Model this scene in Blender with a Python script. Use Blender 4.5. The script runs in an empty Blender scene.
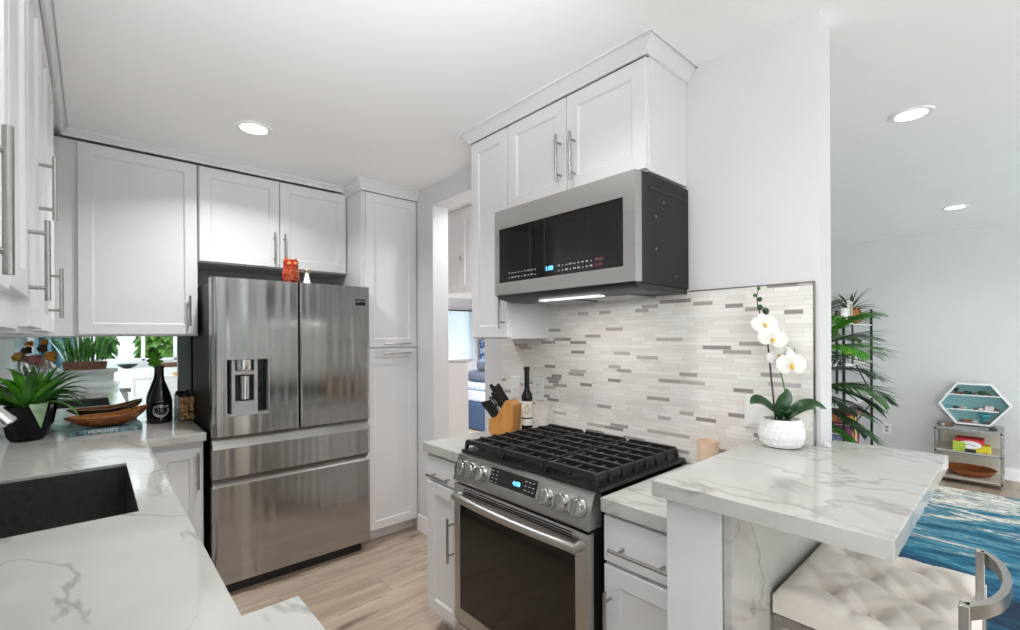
import bpy, bmesh, math, random
from mathutils import Vector, Matrix, Euler
R = math.radians
random.seed(7)
S = bpy.context.scene
C = S.collection

# ------------------------------------------------------------------ camera
W_, H_, F_, VH = 1020, 630, 463.83, 336.88
cd = bpy.data.cameras.new('camera'); cam = bpy.data.objects.new('camera', cd); C.objects.link(cam)
cd.sensor_fit = 'HORIZONTAL'; cd.sensor_width = 36; cd.lens = 36*F_/W_
cd.shift_y = (VH-315)/W_; cd.clip_start = .02
cam.matrix_world = (Matrix.Translation((0, 0, 1.429)) @ Matrix.Rotation(R(-42.03), 4, 'Z')
                    @ Matrix.Rotation(R(90), 4, 'X') @ Matrix.Rotation(R(-.3164), 4, 'Z'))
S.camera = cam
# ------------------------------------------------------------------ light
w = bpy.data.worlds.new('daylight'); S.world = w; w.use_nodes = True
bg = w.node_tree.nodes['Background']; bg.inputs[0].default_value = (.86, .93, 1, 1); bg.inputs[1].default_value = 1.5
S.view_settings.view_transform = 'Standard'; S.view_settings.look = 'None'
S.view_settings.exposure = 0.70; S.view_settings.gamma = 1; S.view_settings.use_curve_mapping = False

def area(name, loc, rot, sx, sy, power, col=(1, 1, 1)):
    l = bpy.data.lights.new(name, 'AREA'); l.shape = 'RECTANGLE'; l.size = sx; l.size_y = sy
    l.energy = power; l.color = col
    o = bpy.data.objects.new(name, l); C.objects.link(o); o.location = loc; o.rotation_euler = rot
    return o
# added area lights out of view, standing in for daylight from glass doors
area('side_fill_light', (-1.55, -1.5, 1.1), (R(115), 0, R(-90)), 1.8, 2.0, 84, (.93, .965, 1))
area('living_fill_light', (4.4, -2.5, 1.15), (R(112), 0, 0), 3.0, 2.1, 33, (.93, .965, 1))
# added fill spot aimed at the ceiling, imitating a bounced flash
fl = bpy.data.lights.new('ceiling_fill_spot', 'SPOT'); fl.energy = 124; fl.spot_size = R(70); fl.spot_blend = 1; fl.shadow_soft_size = .12; fl.color = (.93, .965, 1)
flo = bpy.data.objects.new('ceiling_fill_spot', fl); C.objects.link(flo); flo.location = (-.05, -.22, 1.72)
flo.rotation_euler = (Vector((.35, .85, 2.51))-flo.location).to_track_quat('-Z', 'Y').to_euler()
S.cycles.diffuse_bounces = 10; S.cycles.max_bounces = 16
CANS = [(.623, 2.648, 7.2), (.80, .95, 3.6), (.45, -1.3, 3), (2.985, .368, 3.5), (5.443, .391, 3.5), (3.0, -1.4, 3.5), (5.4, -1.4, 3.5), (4.9, 4.6, 55), (3.4, 4.6, 60), (2.115, 2.42, 3.5)]  # cans outside the view are added to brighten the rooms

# ------------------------------------------------------------------ helpers
def newbm(): return bmesh.new()
def merge(bm, t):
    me = bpy.data.meshes.new('t'); t.to_mesh(me); t.free(); bm.from_mesh(me); bpy.data.meshes.remove(me)
def box(bm, x0, x1, y0, y1, z0, z1, bev=0, seg=2, rot=None, piv=None):
    t = newbm(); bmesh.ops.create_cube(t, size=1)
    for v in t.verts:
        v.co = Vector(((x0+x1)/2+v.co.x*(x1-x0), (y0+y1)/2+v.co.y*(y1-y0), (z0+z1)/2+v.co.z*(z1-z0)))
    if bev: bmesh.ops.bevel(t, geom=list(t.edges), offset=bev, segments=seg, profile=.5, affect='EDGES')
    if rot is not None:
        p = Vector(piv) if piv else Vector(((x0+x1)/2, (y0+y1)/2, (z0+z1)/2))
        bmesh.ops.transform(t, matrix=Matrix.Translation(p) @ Euler(rot).to_matrix().to_4x4() @ Matrix.Translation(-p), verts=t.verts)
    merge(bm, t); return bm
def loft(bm, loops, cap0=True, cap1=True):
    L = [[bm.verts.new(p) for p in lp] for lp in loops]
    n = len(L[0])
    for a, b in zip(L, L[1:]):
        for i in range(n):
            bm.faces.new((a[i], a[(i+1) % n], b[(i+1) % n], b[i]))
    if cap0: bm.faces.new(L[0][::-1])
    if cap1: bm.faces.new(L[-1])
    return bm
def lathe(bm, prof, c=(0, 0, 0), seg=24, cap0=True, cap1=True, sx=1, sy=1, m=None):
    loops = []
    for r, z in prof:
        lp = [Vector((r*sx*math.cos(2*math.pi*i/seg), r*sy*math.sin(2*math.pi*i/seg), z)) for i in range(seg)]
        loops.append([(m @ p if m else p)+Vector(c) for p in lp])
    return loft(bm, loops, cap0, cap1)
def frame_of(d):
    d = Vector(d).normalized()
    a = Vector((0, 0, 1)) if abs(d.z) < .9 else Vector((1, 0, 0))
    x = a.cross(d).normalized(); return x, d.cross(x)
def tube(bm, pts, r, seg=10, flat=1.0):
    pts = [Vector(p) for p in pts]; loops = []; n = len(pts); px = None
    for i, p in enumerate(pts):
        d = (pts[min(i+1, n-1)]-pts[max(i-1, 0)]).normalized()
        if px is None: x, y = frame_of(d)
        else:
            x = (px-d*px.dot(d)).normalized(); y = d.cross(x)
        px = x; rr = r[i] if isinstance(r, (list, tuple)) else r
        loops.append([p+x*rr*math.cos(2*math.pi*k/seg)+y*rr*flat*math.sin(2*math.pi*k/seg) for k in range(seg)])
    return loft(bm, loops)
def cyl(bm, p0, p1, r, r1=None, seg=14): return tube(bm, [p0, p1], [r, r if r1 is None else r1], seg)
def prism(bm, poly, f, a0, a1):
    """poly: 2-D outline, f(u,v,a)->xyz, extruded a0..a1"""
    return loft(bm, [[f(u, v, a0) for u, v in poly], [f(u, v, a1) for u, v in poly]])
def ball(bm, c, r, s=(1, 1, 1), sub=2, rot=None, jit=0):
    t = newbm(); bmesh.ops.create_icosphere(t, subdivisions=sub, radius=1)
    for v in t.verts:
        k = 1+random.uniform(-jit, jit); v.co = Vector((v.co.x*r*s[0]*k, v.co.y*r*s[1]*k, v.co.z*r*s[2]*k))
        if rot is not None: v.co = Euler(rot).to_matrix() @ v.co
        v.co += Vector(c)
    merge(bm, t); return bm
def blade(bm, p0, d, L, wd, droop=.4, n=8, fold=.25, up=(0, 0, 1), prof=None, base=.25):
    """a leaf: folded strip that starts at p0 along d and droops"""
    p = Vector(p0); d = Vector(d).normalized(); rows = []
    side = d.cross(Vector(up)); side = side.normalized() if side.length > 1e-4 else Vector((1, 0, 0))
    for i in range(n+1):
        t = i/n
        ww = wd*(prof(t) if prof else (base+(1-base)*math.sin(min(1, t/.45)*math.pi/2))*(1-max(0, (t-.45)/.55)**1.8)+.002)
        nrm = side.cross(d).normalized()
        rows.append((bm.verts.new(p-side*ww/2+nrm*ww*fold), bm.verts.new(p), bm.verts.new(p+side*ww/2+nrm*ww*fold)))
        d = (d+Vector((0, 0, -droop/n*(.4+1.2*t)))).normalized(); p = p+d*L/n
    for a, b in zip(rows, rows[1:]):
        bm.faces.new((a[0], a[1], b[1], b[0])); bm.faces.new((a[1], a[2], b[2], b[1]))
    return bm
def cells(bm, xs, ys, z0, z1, inside, bev=.003):
    """rectilinear slab from a grid of cells"""
    t = newbm(); V = {}
    def vv(i, j, z):
        k = (i, j, z)
        if k not in V: V[k] = t.verts.new((xs[i], ys[j], z))
        return V[k]
    nx, ny = len(xs)-1, len(ys)-1
    I = lambda i, j: 0 <= i < nx and 0 <= j < ny and inside((xs[i]+xs[i+1])/2, (ys[j]+ys[j+1])/2)
    for i in range(nx):
        for j in range(ny):
            if not I(i, j): continue
            for z in (z0, z1): t.faces.new((vv(i, j, z), vv(i+1, j, z), vv(i+1, j+1, z), vv(i, j+1, z)))
            for (a, b, di, dj) in (((i, j), (i+1, j), 0, -1), ((i, j+1), (i+1, j+1), 0, 1), ((i, j), (i, j+1), -1, 0), ((i+1, j), (i+1, j+1), 1, 0)):
                if not I(i+di, j+dj): t.faces.new((vv(*a, z0), vv(*b, z0), vv(*b, z1), vv(*a, z1)))
    bmesh.ops.recalc_face_normals(t, faces=t.faces)
    if bev:
        es = [e for e in t.edges if len(e.link_faces) == 2 and e.calc_face_angle() > 1]
        bmesh.ops.bevel(t, geom=es, offset=bev, segments=2, profile=.5, affect='EDGES')
    merge(bm, t); return bm

LOC = {}
def finish(me, smooth):
    if smooth is None: return
    bm = newbm(); bm.from_mesh(me)
    for f in bm.faces: f.smooth = True
    if len(bm.faces) > 6000:
        for e in bm.edges:
            if len(e.link_faces) == 2 and e.calc_face_angle(0) > R(smooth): e.smooth = False
        bm.to_mesh(me); bm.free(); return
    bm.normal_update(); ct = math.cos(R(smooth)); ns = []
    ar = [f.calc_area() for f in bm.faces]; bm.faces.index_update(); bm.verts.ensure_lookup_table()
    bm.to_mesh(me)
    for f in bm.faces:                      # area weighted corner normals: big flat faces stay flat
        for lp in f.loops:
            n = Vector((0, 0, 0))
            for g in lp.vert.link_faces:
                if g.normal.dot(f.normal) >= ct: n += g.normal*ar[g.index]
            ns.append(n.normalized() if n.length > 0 else f.normal.copy())
    bm.free(); me.normals_split_custom_set(ns)
def obj(name, bm, mat, parent=None, smooth=38, recalc=True, origin=None):
    if recalc: bmesh.ops.recalc_face_normals(bm, faces=bm.faces)
    if parent is not None: loc = LOC[parent.name]
    else:
        if origin is None:
            xs = [v.co for v in bm.verts]
            mn = [min(c[i] for c in xs) for i in range(3)]; mx = [max(c[i] for c in xs) for i in range(3)]
            origin = ((mn[0]+mx[0])/2, (mn[1]+mx[1])/2, mn[2])
        loc = Vector(origin)
    bmesh.ops.translate(bm, vec=-loc, verts=bm.verts)
    me = bpy.data.meshes.new(name); bm.to_mesh(me); bm.free(); me.materials.append(mat); finish(me, smooth)
    o = bpy.data.objects.new(name, me); C.objects.link(o)
    if parent is not None: o.parent = parent
    else: o.location = loc
    LOC[o.name] = loc
    return o
def tag(o, label=None, cat=None, group=None, kind=None):
    if label: o['label'] = label
    if cat: o['category'] = cat
    if group: o['group'] = group
    if kind: o['kind'] = kind
    return o
def thing(name, label, cat, loc, group=None):
    o = bpy.data.objects.new(name, None); C.objects.link(o); o.location = loc; o.empty_display_size = .05
    LOC[o.name] = Vector(loc); return tag(o, label, cat, group)
def one(name, bm, mat, label, cat, group=None, **k): return tag(obj(name, bm, mat, **k), label, cat, group)
def struct(name, bm, mat, label=None, parent=None, **k):
    o = obj(name, bm, mat, parent, **k)
    if parent is None: tag(o, label, None, None, 'structure')
    return o
def dup(root, loc, label, group=None, rz=None, scale=None):
    r = root.copy(); C.objects.link(r); r.location = loc; LOC[r.name] = Vector(loc)
    r['label'] = label
    if group: r['group'] = group
    if rz is not None: r.rotation_euler = (r.rotation_euler[0], r.rotation_euler[1], rz)
    if scale: r.scale = scale
    for ch in list(root.children):
        c = ch.copy(); C.objects.link(c); c.parent = r
        for g in ch.children:
            d = g.copy(); C.objects.link(d); d.parent = c
    return r
def text_bm(s, size, m, depth=.0006):
    cu = bpy.data.curves.new('t', 'FONT'); cu.body = s; cu.size = size; cu.extrude = depth; cu.align_x = 'CENTER'; cu.align_y = 'CENTER'
    o = bpy.data.objects.new('t', cu); C.objects.link(o)
    bpy.context.view_layer.update()
    me = bpy.data.meshes.new_from_object(o.evaluated_get(bpy.context.evaluated_depsgraph_get()))
    bm = newbm(); bm.from_mesh(me); bmesh.ops.transform(bm, matrix=m, verts=bm.verts)
    bpy.data.objects.remove(o); bpy.data.curves.remove(cu); bpy.data.meshes.remove(me); return bm
# wall frames: (u, v, d) -> world, d pointing out of the face
def FX(x): return lambda u, v, d: Vector((x-d, u, v))      # faces -X
def FXp(x): return lambda u, v, d: Vector((x+d, u, v))     # faces +X
def FY(y): return lambda u, v, d: Vector((u, y-d, v))      # faces -Y
# text matrices: text x axis, y axis, normal
def tm(o, x, y):
    x = Vector(x).normalized(); y = Vector(y).normalized(); z = x.cross(y)
    m = Matrix((x, y, z)).transposed().to_4x4(); m.translation = Vector(o); return m

# ------------------------------------------------------------------ materials
class N:
    def __init__(s, name):
        s.m = bpy.data.materials.new(name); s.m.use_nodes = True; s.t = s.m.node_tree
        s.b = s.t.nodes['Principled BSDF']
    def n(s, typ, **k):
        x = s.t.nodes.new(typ)
        for a, b in k.items(): setattr(x, a, b)
        return x
    def l(s, a, b): s.t.links.new(a, b)
    def val(s, **k):
        for a, b in k.items():
            s.b.inputs[a.replace('_', ' ')].default_value = (*b, 1) if isinstance(b, tuple) and len(b) == 3 else b
        return s
    def math(s, op, a, b=None, c=None):
        x = s.n('ShaderNodeMath', operation=op)
        for i, q in enumerate((a, b, c)):
            if q is None: continue
            if isinstance(q, (int, float)): x.inputs[i].default_value = q
            else: s.l(q, x.inputs[i])
        return x.outputs[0]
    def pos(s): return s.n('ShaderNodeNewGeometry').outputs['Position']
    def mapped(s, v, scale=(1, 1, 1), loc=(0, 0, 0), rot=(0, 0, 0)):
        x = s.n('ShaderNodeMapping'); s.l(v, x.inputs[0]); x.inputs['Scale'].default_value = scale
        x.inputs['Location'].default_value = loc; x.inputs['Rotation'].default_value = rot; return x.outputs[0]
    def noise(s, v, scale, detail=4, rough=.5, dist=0):
        x = s.n('ShaderNodeTexNoise'); s.l(v, x.inputs['Vector']); x.inputs['Scale'].default_value = scale
        x.inputs['Detail'].default_value = detail; x.inputs['Roughness'].default_value = rough; x.inputs['Distortion'].default_value = dist
        return x.outputs[0]
    def ramp(s, f, stops, interp='LINEAR'):
        x = s.n('ShaderNodeValToRGB'); s.l(f, x.inputs[0]); e = x.color_ramp; e.interpolation = interp
        while len(e.elements) < len(stops): e.elements.new(.5)
        for q, (p, c) in zip(e.elements, stops): q.position = p; q.color = (*c, 1)
        return x.outputs[0]
    def mix(s, f, a, b, blend='MIX'):
        x = s.n('ShaderNodeMix', data_type='RGBA', blend_type=blend)
        for i, q in ((0, f), (6, a), (7, b)):
            if isinstance(q, (int, float)): x.inputs[i].default_value = q
            elif isinstance(q, tuple): x.inputs[i].default_value = (*q, 1)
            else: s.l(q, x.inputs[i])
        return x.outputs[2]
    def col(s, c): s.l(c, s.b.inputs['Base Color']); return s
    def bump(s, h, strength=.2, dist=.01):
        x = s.n('ShaderNodeBump'); x.inputs['Strength'].default_value = strength; x.inputs['Distance'].default_value = dist
        s.l(h, x.inputs['Height']); s.l(x.outputs[0], s.b.inputs['Normal']); return s
def srgb(r, g, b):
    f = lambda c: (c/255/12.92) if c/255 <= .04045 else ((c/255+.055)/1.055)**2.4
    return (f(r), f(g), f(b))
def mat(name, c, rough=.5, var=.06, scale=30, metal=0, **k):
    x = N(name).val(Roughness=rough, Metallic=metal, **k)
    f = x.noise(x.pos(), scale, 3)
    d = tuple(q*(1-var) for q in c); u = tuple(min(1, q*(1+var)) for q in c)
    x.col(x.ramp(f, [(.3, d), (.7, u)])); return x.m
def emis(name, c, s):
    x = N(name).val(Base_Color=(0, 0, 0), Emission_Color=c, Emission_Strength=s); return x.m

M = {}
M['wall'] = mat('wall_paint', srgb(213, 213, 214), .75, .012, 3)
M['ceil'] = mat('ceiling_paint', srgb(245, 245, 245), .85, .01, 3)
M['trim'] = mat('trim_paint', srgb(246, 246, 246), .45, .01, 5)
M['cab'] = mat('cabinet_lacquer', srgb(222, 222, 223), .32, .01, 4)
M['cab_in'] = mat('cabinet_carcass', srgb(225, 226, 228), .5, .01, 4)
M['dark'] = mat('black_gap', (.012, .012, .013), .6)
M['blackpot'] = mat('glossy_black_pot', (.006, .006, .007), .12, .05, 5, Specular_IOR_Level=.22)
M['black'] = mat('black_enamel', (.009, .009, .0095), .42)
M['cast'] = mat('cast_iron', (.014, .014, .015), .45, .2, 120)
M['blackglass'] = mat('black_glass', (.008, .008, .009), .06, .02, 5)
M['ovenglass'] = mat('smoked_oven_glass', (.009, .007, .006), .07, .05, 5)
M['blacksteel'] = mat('black_painted_steel', (.016, .016, .0165), .5, .1, 60, Specular_IOR_Level=.3)
M['nickel'] = mat('brushed_nickel', (.40, .385, .365), .27, .05, 60, 1)
M['chrome'] = mat('polished_steel', (.72, .71, .70), .16, .03, 20, 1)
M['silver'] = mat('silver_plastic', (.42, .42, .43), .35, .05, 20, .6)
M['white'] = mat('white_plastic', srgb(238, 238, 236), .35, .01)
M['ceramic'] = mat('white_ceramic', srgb(240, 240, 238), .4, .015, 10)
M['mirror'] = mat('mirror_glass', (.74, .82, .83), .015, .0, 1, 1)
M['soil'] = mat('potting_soil', (.05, .035, .02), .9, .5, 150)
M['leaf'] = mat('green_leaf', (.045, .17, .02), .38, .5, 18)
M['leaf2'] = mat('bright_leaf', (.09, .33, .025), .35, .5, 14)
M['leafdark'] = mat('dark_leaf', (.015, .06, .016), .35, .4, 18)
M['leafpale'] = mat('pale_underleaf', (.22, .34, .2), .5, .3, 20)
M['palm'] = mat('palm_leaf', (.02, .075, .018), .4, .6, 9)
M['orchid'] = mat('orchid_petal', srgb(228, 226, 220), .5, .03, 30)
M['yellow'] = mat('orchid_lip', srgb(232, 188, 80), .5, .2, 60)
M['stembrown'] = mat('brown_stem', (.07, .025, .02), .5, .2)
M['cream'] = mat('cream_velvet', srgb(214, 207, 198), .85, .05, 25, Sheen_Weight=.25)
M['glass'] = N('clear_glass').val(Base_Color=(.97, .985, .98), Roughness=.02, Transmission_Weight=1.0, IOR=1.3).m
M['thinglass'] = N('acrylic').val(Base_Color=(.93, .94, .94), Roughness=.05, Transmission_Weight=.9, IOR=1.2).m
M['amber'] = mat('red_amber_glass', (.30, .030, .010), .15, .5, 60)
M['gold'] = mat('pale_gold', (.55, .48, .3), .35, .1, 40, .6)
M['cork'] = mat('cork', srgb(190, 148, 100), .85, .35, 70)
M['teal'] = mat('teal_paint', srgb(128, 172, 174), .6, .03)
M['tealglass'] = mat('dark_teal_glass', (.02, .055, .075), .12, .4, 5)
M['tealdark'] = mat('dark_teal_curtain', (.012, .04, .055), .8, .4, 6)
M['navy'] = mat('navy_upholstery', (.035, .075, .16), .8, .3, 40)
M['slate'] = mat('slate_fabric', (.10, .13, .19), .8, .4, 22)
M['paleblue'] = mat('pale_blue_fabric', (.5, .6, .76), .8, .2, 20)
M['led'] = emis('blue_display', (.12, .5, .95), 2.2)
M['mark'] = mat('grey_printing', srgb(170, 170, 170), .5, .05)
M['redmark'] = mat('dim_red_printing', (.12, .03, .04), .5)
M['lamp'] = emis('lamp_diffuser', (1, .98, .95), 9)
M['hoodlamp'] = emis('hood_lamp_lens', (1, .98, .95), 1.0)
M['beige'] = mat('beige_wax', srgb(226, 198, 170), .5, .04, 12)
M['copper'] = mat('copper_glaze', (.42, .16, .05), .25, .6, 30, .5)
M['planterwood'] = mat('planter_wood', (.16, .065, .035), .6, .5, 25)
M['paper'] = mat('paper', srgb(226, 222, 212), .8, .06, 40)
M['shelfbeige'] = mat('beige_acrylic', srgb(196, 190, 176), .3, .04)
M['orange'] = mat('orange_petal', (.8, .32, .03), .6, .4, 30)
M['pink'] = mat('pink_petal', (.55, .12, .14), .6, .4, 30)
M['brownleaf'] = mat('dried_brown_leaf', (.09, .05, .03), .7, .5, 20)
for nm, c in dict(red=(.65, .02, .03), yellowbox=(.68, .6, .02), lime=(.42, .55, .05), purple=(.10, .03, .12), maroon=(.17, .02, .05), orangebk=(.7, .2, .03), bluegrey=(.20, .24, .36), plum=(.22, .05, .16), ochre=(.55, .33, .05), rock=(.13, .08, .06), palerock=(.55, .5, .46), darkgreen=(.02, .06, .03), tealdk=(.05, .3, .33), rust=(.28, .08, .02)).items():
    M[nm] = mat(nm+'_finish', c, .55, .35, 35)

def steel(name, c, rough, bump=.8, streak=.035):
    x = N(name).val(Metallic=1.0, Roughness=rough, Anisotropic=.75)
    p = x.pos()
    f = x.noise(x.mapped(p, (1.5, 1.5, 260)), 1, 3)      # fine horizontal brushing
    g = x.noise(x.mapped(p, (7, 7, .25)), 1, 2)            # soft vertical waviness of the sheet
    x.col(x.ramp(f, [(.3, tuple(q*(1-streak) for q in c)), (.7, tuple(min(1, q*(1+streak)) for q in c))]))
    tg = x.n('ShaderNodeTangent', direction_type='RADIAL', axis='Z'); x.l(tg.outputs[0], x.b.inputs['Tangent'])
    x.bump(g, bump, .02); return x.m
M['steel'] = steel('brushed_stainless', (.42, .413, .402), .17, .9)
M['steel3'] = steel('brushed_stainless_lip', (.36, .352, .342), .28, .08)
M['steel2'] = steel('brushed_stainless_appliance', (.50, .488, .472), .34, .12)
M['sinksteel'] = mat('sink_steel', (.16, .155, .15), .38, .12, 40, .9)

def marble():
    x = N('white_marble').val(Roughness=.09)
    p = x.pos()
    wz = x.noise(x.mapped(p, (1, 1, 1), (3.7, 1.2, .4)), 2.2, 5, .6)
    sep = x.n('ShaderNodeSeparateXYZ'); x.l(p, sep.inputs[0])
    warp = x.noise(p, 1.7, 6, .62)
    def vein(scale, seed, th, rot):
        v = x.mapped(p, (scale, scale*.55, scale), (seed, seed*1.7, seed*.3), (0, 0, rot))
        f = x.noise(v, 1, 5, .52, .55)
        a = x.math('ABSOLUTE', x.math('SUBTRACT', f, .5))
        return x.math('SUBTRACT', 1.0, x.math('MINIMUM', x.math('DIVIDE', a, th), 1.0))
    v1 = vein(1.7, 4.2, .011, .25); v2 = vein(2.6, 9.3, .012, .1); v3 = vein(1.5, 14.6, .009, -.15)
    mask = x.math('GREATER_THAN', warp, .50)
    msk = x.n('ShaderNodeMapRange'); x.l(warp, msk.inputs[0]); msk.inputs[1].default_value = .44; msk.inputs[2].default_value = .58
    wv = x.n('ShaderNodeMapRange'); x.l(wz, wv.inputs[0]); wv.inputs[1].default_value = .50; wv.inputs[2].default_value = .62
    k = x.math('MINIMUM', 1.0, x.math('ADD', x.math('MULTIPLY', v1, msk.outputs[0]), x.math('MAXIMUM', x.math('MULTIPLY', v3, .75), x.math('MULTIPLY', x.math('MULTIPLY', v2, wv.outputs[0]), .7))))
    cloud = x.ramp(x.noise(p, 2.5, 4), [(.35, srgb(185, 184, 180)), (.65, srgb(193, 192, 188))])
    x.col(x.mix(x.math('MULTIPLY', k, .62), cloud, srgb(128, 122, 116)))
    return x.m
M['marble'] = marble()

def tile():
    x = N('mosaic_strip_tile').val(Roughness=.22)
    sep = x.n('ShaderNodeSeparateXYZ'); x.l(x.pos(), sep.inputs[0])
    h = .0158
    zr = x.math('DIVIDE', sep.outputs[2], h); row = x.math('FLOOR', zr); fz = x.math('FRACT', zr)
    w1 = x.n('ShaderNodeTexWhiteNoise', noise_dimensions='1D'); x.l(row, w1.inputs['W'])
    w2 = x.n('ShaderNodeTexWhiteNoise', noise_dimensions='1D'); x.l(x.math('ADD', row, 71.3), w2.inputs['W'])
    wid = x.math('ADD', .055, x.math('MULTIPLY', w2.outputs[0], .055))
    yr = x.math('ADD', x.math('DIVIDE', sep.outputs[1], wid), x.math('MULTIPLY', w1.outputs[0], 13.0))
    cel = x.math('FLOOR', yr); fy = x.math('FRACT', yr)
    cmb = x.n('ShaderNodeCombineXYZ'); x.l(row, cmb.inputs[0]); x.l(cel, cmb.inputs[1])
    w3 = x.n('ShaderNodeTexWhiteNoise', noise_dimensions='3D'); x.l(cmb.outputs[0], w3.inputs['Vector'])
    pale = [srgb(232, 227, 222), srgb(227, 222, 217), srgb(235, 231, 227), srgb(224, 218, 213)]
    c = x.ramp(w3.outputs[0], [(0, pale[0]), (.25, pale[1]), (.45, pale[2]), (.7, pale[3]), (.875, srgb(188, 181, 177)), (.91, srgb(170, 162, 158)), (.955, srgb(150, 142, 138))], 'CONSTANT')
    mz = x.math('LESS_THAN', fz, .09); my = x.math('LESS_THAN', x.math('MULTIPLY', fy, wid), .0014)
    mort = x.math('MAXIMUM', mz, my)
    x.col(x.mix(mort, c, srgb(216, 210, 204)))
    x.bump(x.math('SUBTRACT', 1.0, mort), .25, .002)
    return x.m
M['tile'] = tile()

def wood_floor():
    x = N('oak_plank_floor').val(Roughness=.38)
    sep = x.n('ShaderNodeSeparateXYZ'); x.l(x.pos(), sep.inputs[0])
    yr = x.math('DIVIDE', sep.outputs[1], .185); row = x.math('FLOOR', yr); fy = x.math('FRACT', yr)
    w1 = x.n('ShaderNodeTexWhiteNoise', noise_dimensions='1D'); x.l(row, w1.inputs['W'])
    xr = x.math('ADD', x.math('DIVIDE', sep.outputs[0], 1.25), x.math('MULTIPLY', w1.outputs[0], 5.0))
    cel = x.math('FLOOR', xr); fx = x.math('FRACT', xr)
    cmb = x.n('ShaderNodeCombineXYZ'); x.l(row, cmb.inputs[0]); x.l(cel, cmb.inputs[1])
    w3 = x.n('ShaderNodeTexWhiteNoise', noise_dimensions='3D'); x.l(cmb.outputs[0], w3.inputs['Vector'])
    off = x.n('ShaderNodeVectorMath', operation='MULTIPLY_ADD'); x.l(w3.outputs['Color'], off.inputs[0]); off.inputs[1].default_value = (9, 9, 9); x.l(x.pos(), off.inputs[2])
    g = x.noise(x.mapped(off.outputs[0], (1.6, 17, 1)), 1, 6, .62, .6)
    kn = x.noise(x.mapped(off.outputs[0], (2.2, 9, 1)), 1.4, 3, .5, .8)
    c = x.ramp(g, [(.25, srgb(136, 119, 103)), (.5, srgb(174, 158, 142)), (.75, srgb(198, 183, 168))])
    c = x.mix(x.math('MULTIPLY', w3.outputs[0], .35), c, srgb(160, 140, 122))
    kr = x.n('ShaderNodeMapRange'); x.l(kn, kr.inputs[0]); kr.inputs[1].default_value = .62; kr.inputs[2].default_value = .72
    c = x.mix(x.math('MULTIPLY', kr.outputs[0], .65), c, srgb(92, 74, 58))
    seam = x.math('MAXIMUM', x.math('LESS_THAN', fy, .014), x.math('LESS_THAN', fx, .0025))
    x.col(x.mix(x.math('MULTIPLY', seam, .6), c, srgb(90, 74, 60))); return x.m
M['floor'] = wood_floor()

def wood(name, c0, c1, scale=(3, 30, 30), rough=.4):
    x = N(name).val(Roughness=rough)
    g = x.noise(x.mapped(x.pos(), scale), 1, 4, .6, 1.2)
    x.col(x.ramp(g, [(.3, c0), (.7, c1)])); return x.m
M['bowlwood'] = wood('polished_acacia', (.10, .022, .006), (.50, .17, .035), (9, 40, 60), .22)
M['blockwood'] = wood('light_block_wood', srgb(178, 116, 52), srgb(214, 156, 84), (30, 30, 5), .45)

def rug():
    x = N('wave_rug').val(Roughness=.95)
    p = x.pos()
    wv = x.n('ShaderNodeTexNoise'); x.l(x.mapped(p, (.9, .55, 1), (0, 3.1, 0), (0, 0, .35)), wv.inputs['Vector']); wv.inputs['Scale'].default_value = 1.3; wv.inputs['Detail'].default_value = 3; wv.inputs['Distortion'].default_value = .8
    v = x.mapped(p, (2.3, .6, 1), (.6, .7, 0), (0, 0, .42))
    f = x.noise(v, 1.0, 6, .6, 2.0)
    fine = x.noise(x.mapped(p, (14, 3, 1), (0, 0, 0), (0, 0, .35)), 1.2, 4, .6, .8)
    sep = x.n('ShaderNodeSeparateXYZ'); x.l(p, sep.inputs[0])
    grad = x.n('ShaderNodeMapRange'); x.l(sep.outputs[0], grad.inputs[0]); grad.inputs[1].default_value = 3.2; grad.inputs[2].default_value = 5.9; grad.inputs[3].default_value = -.26; grad.inputs[4].default_value = .20
    t = x.math('ADD', x.math('ADD', f, grad.outputs[0]), x.math('MULTIPLY', x.math('SUBTRACT', fine, .5), .55))
    c = x.ramp(t, [(.20, srgb(14, 40, 62)), (.34, srgb(15, 78, 108)), (.44, srgb(28, 108, 138)), (.52, srgb(96, 152, 166)), (.56, srgb(24, 84, 112)), (.61, srgb(190, 200, 196)), (.67, srgb(226, 222, 212)), (.72, srgb(40, 92, 110)), (.75, srgb(232, 228, 218))])
    x.col(c); x.bump(fine, .3, .01); return x.m
M['rug'] = rug()
def pattern_curtain():
    x = N('blue_pattern_curtain').val(Roughness=.9)
    f = x.noise(x.pos(), 14, 3, .5, 1.5)
    x.col(x.ramp(f, [(.40, (.02, .05, .16)), (.5, (.12, .25, .5)), (.56, (.75, .8, .85))])); return x.m
M['pattern'] = pattern_curtain()
M['sheer'] = N('sheer_curtain').val(Base_Color=srgb(214, 232, 240), Roughness=.8, Transmission_Weight=.35).m
def hedge_mat():
    x = N('garden_foliage').val(Roughness=.6)
    f = x.noise(x.pos(), 9, 5, .7)
    x.col(x.ramp(f, [(.3, (.05, .16, .02)), (.55, (.25, .5, .07)), (.7, (.6, .75, .3))])); return x.m
M['hedge'] = hedge_mat()
def book_art():
    x = N('teal_book_cloth').val(Roughness=.5)
    f = x.noise(x.pos(), 40, 3, .6)
    x.col(x.ramp(f, [(.35, srgb(48, 72, 82)), (.6, srgb(112, 146, 150))])); return x.m
M['bookteal'] = book_art()

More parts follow.
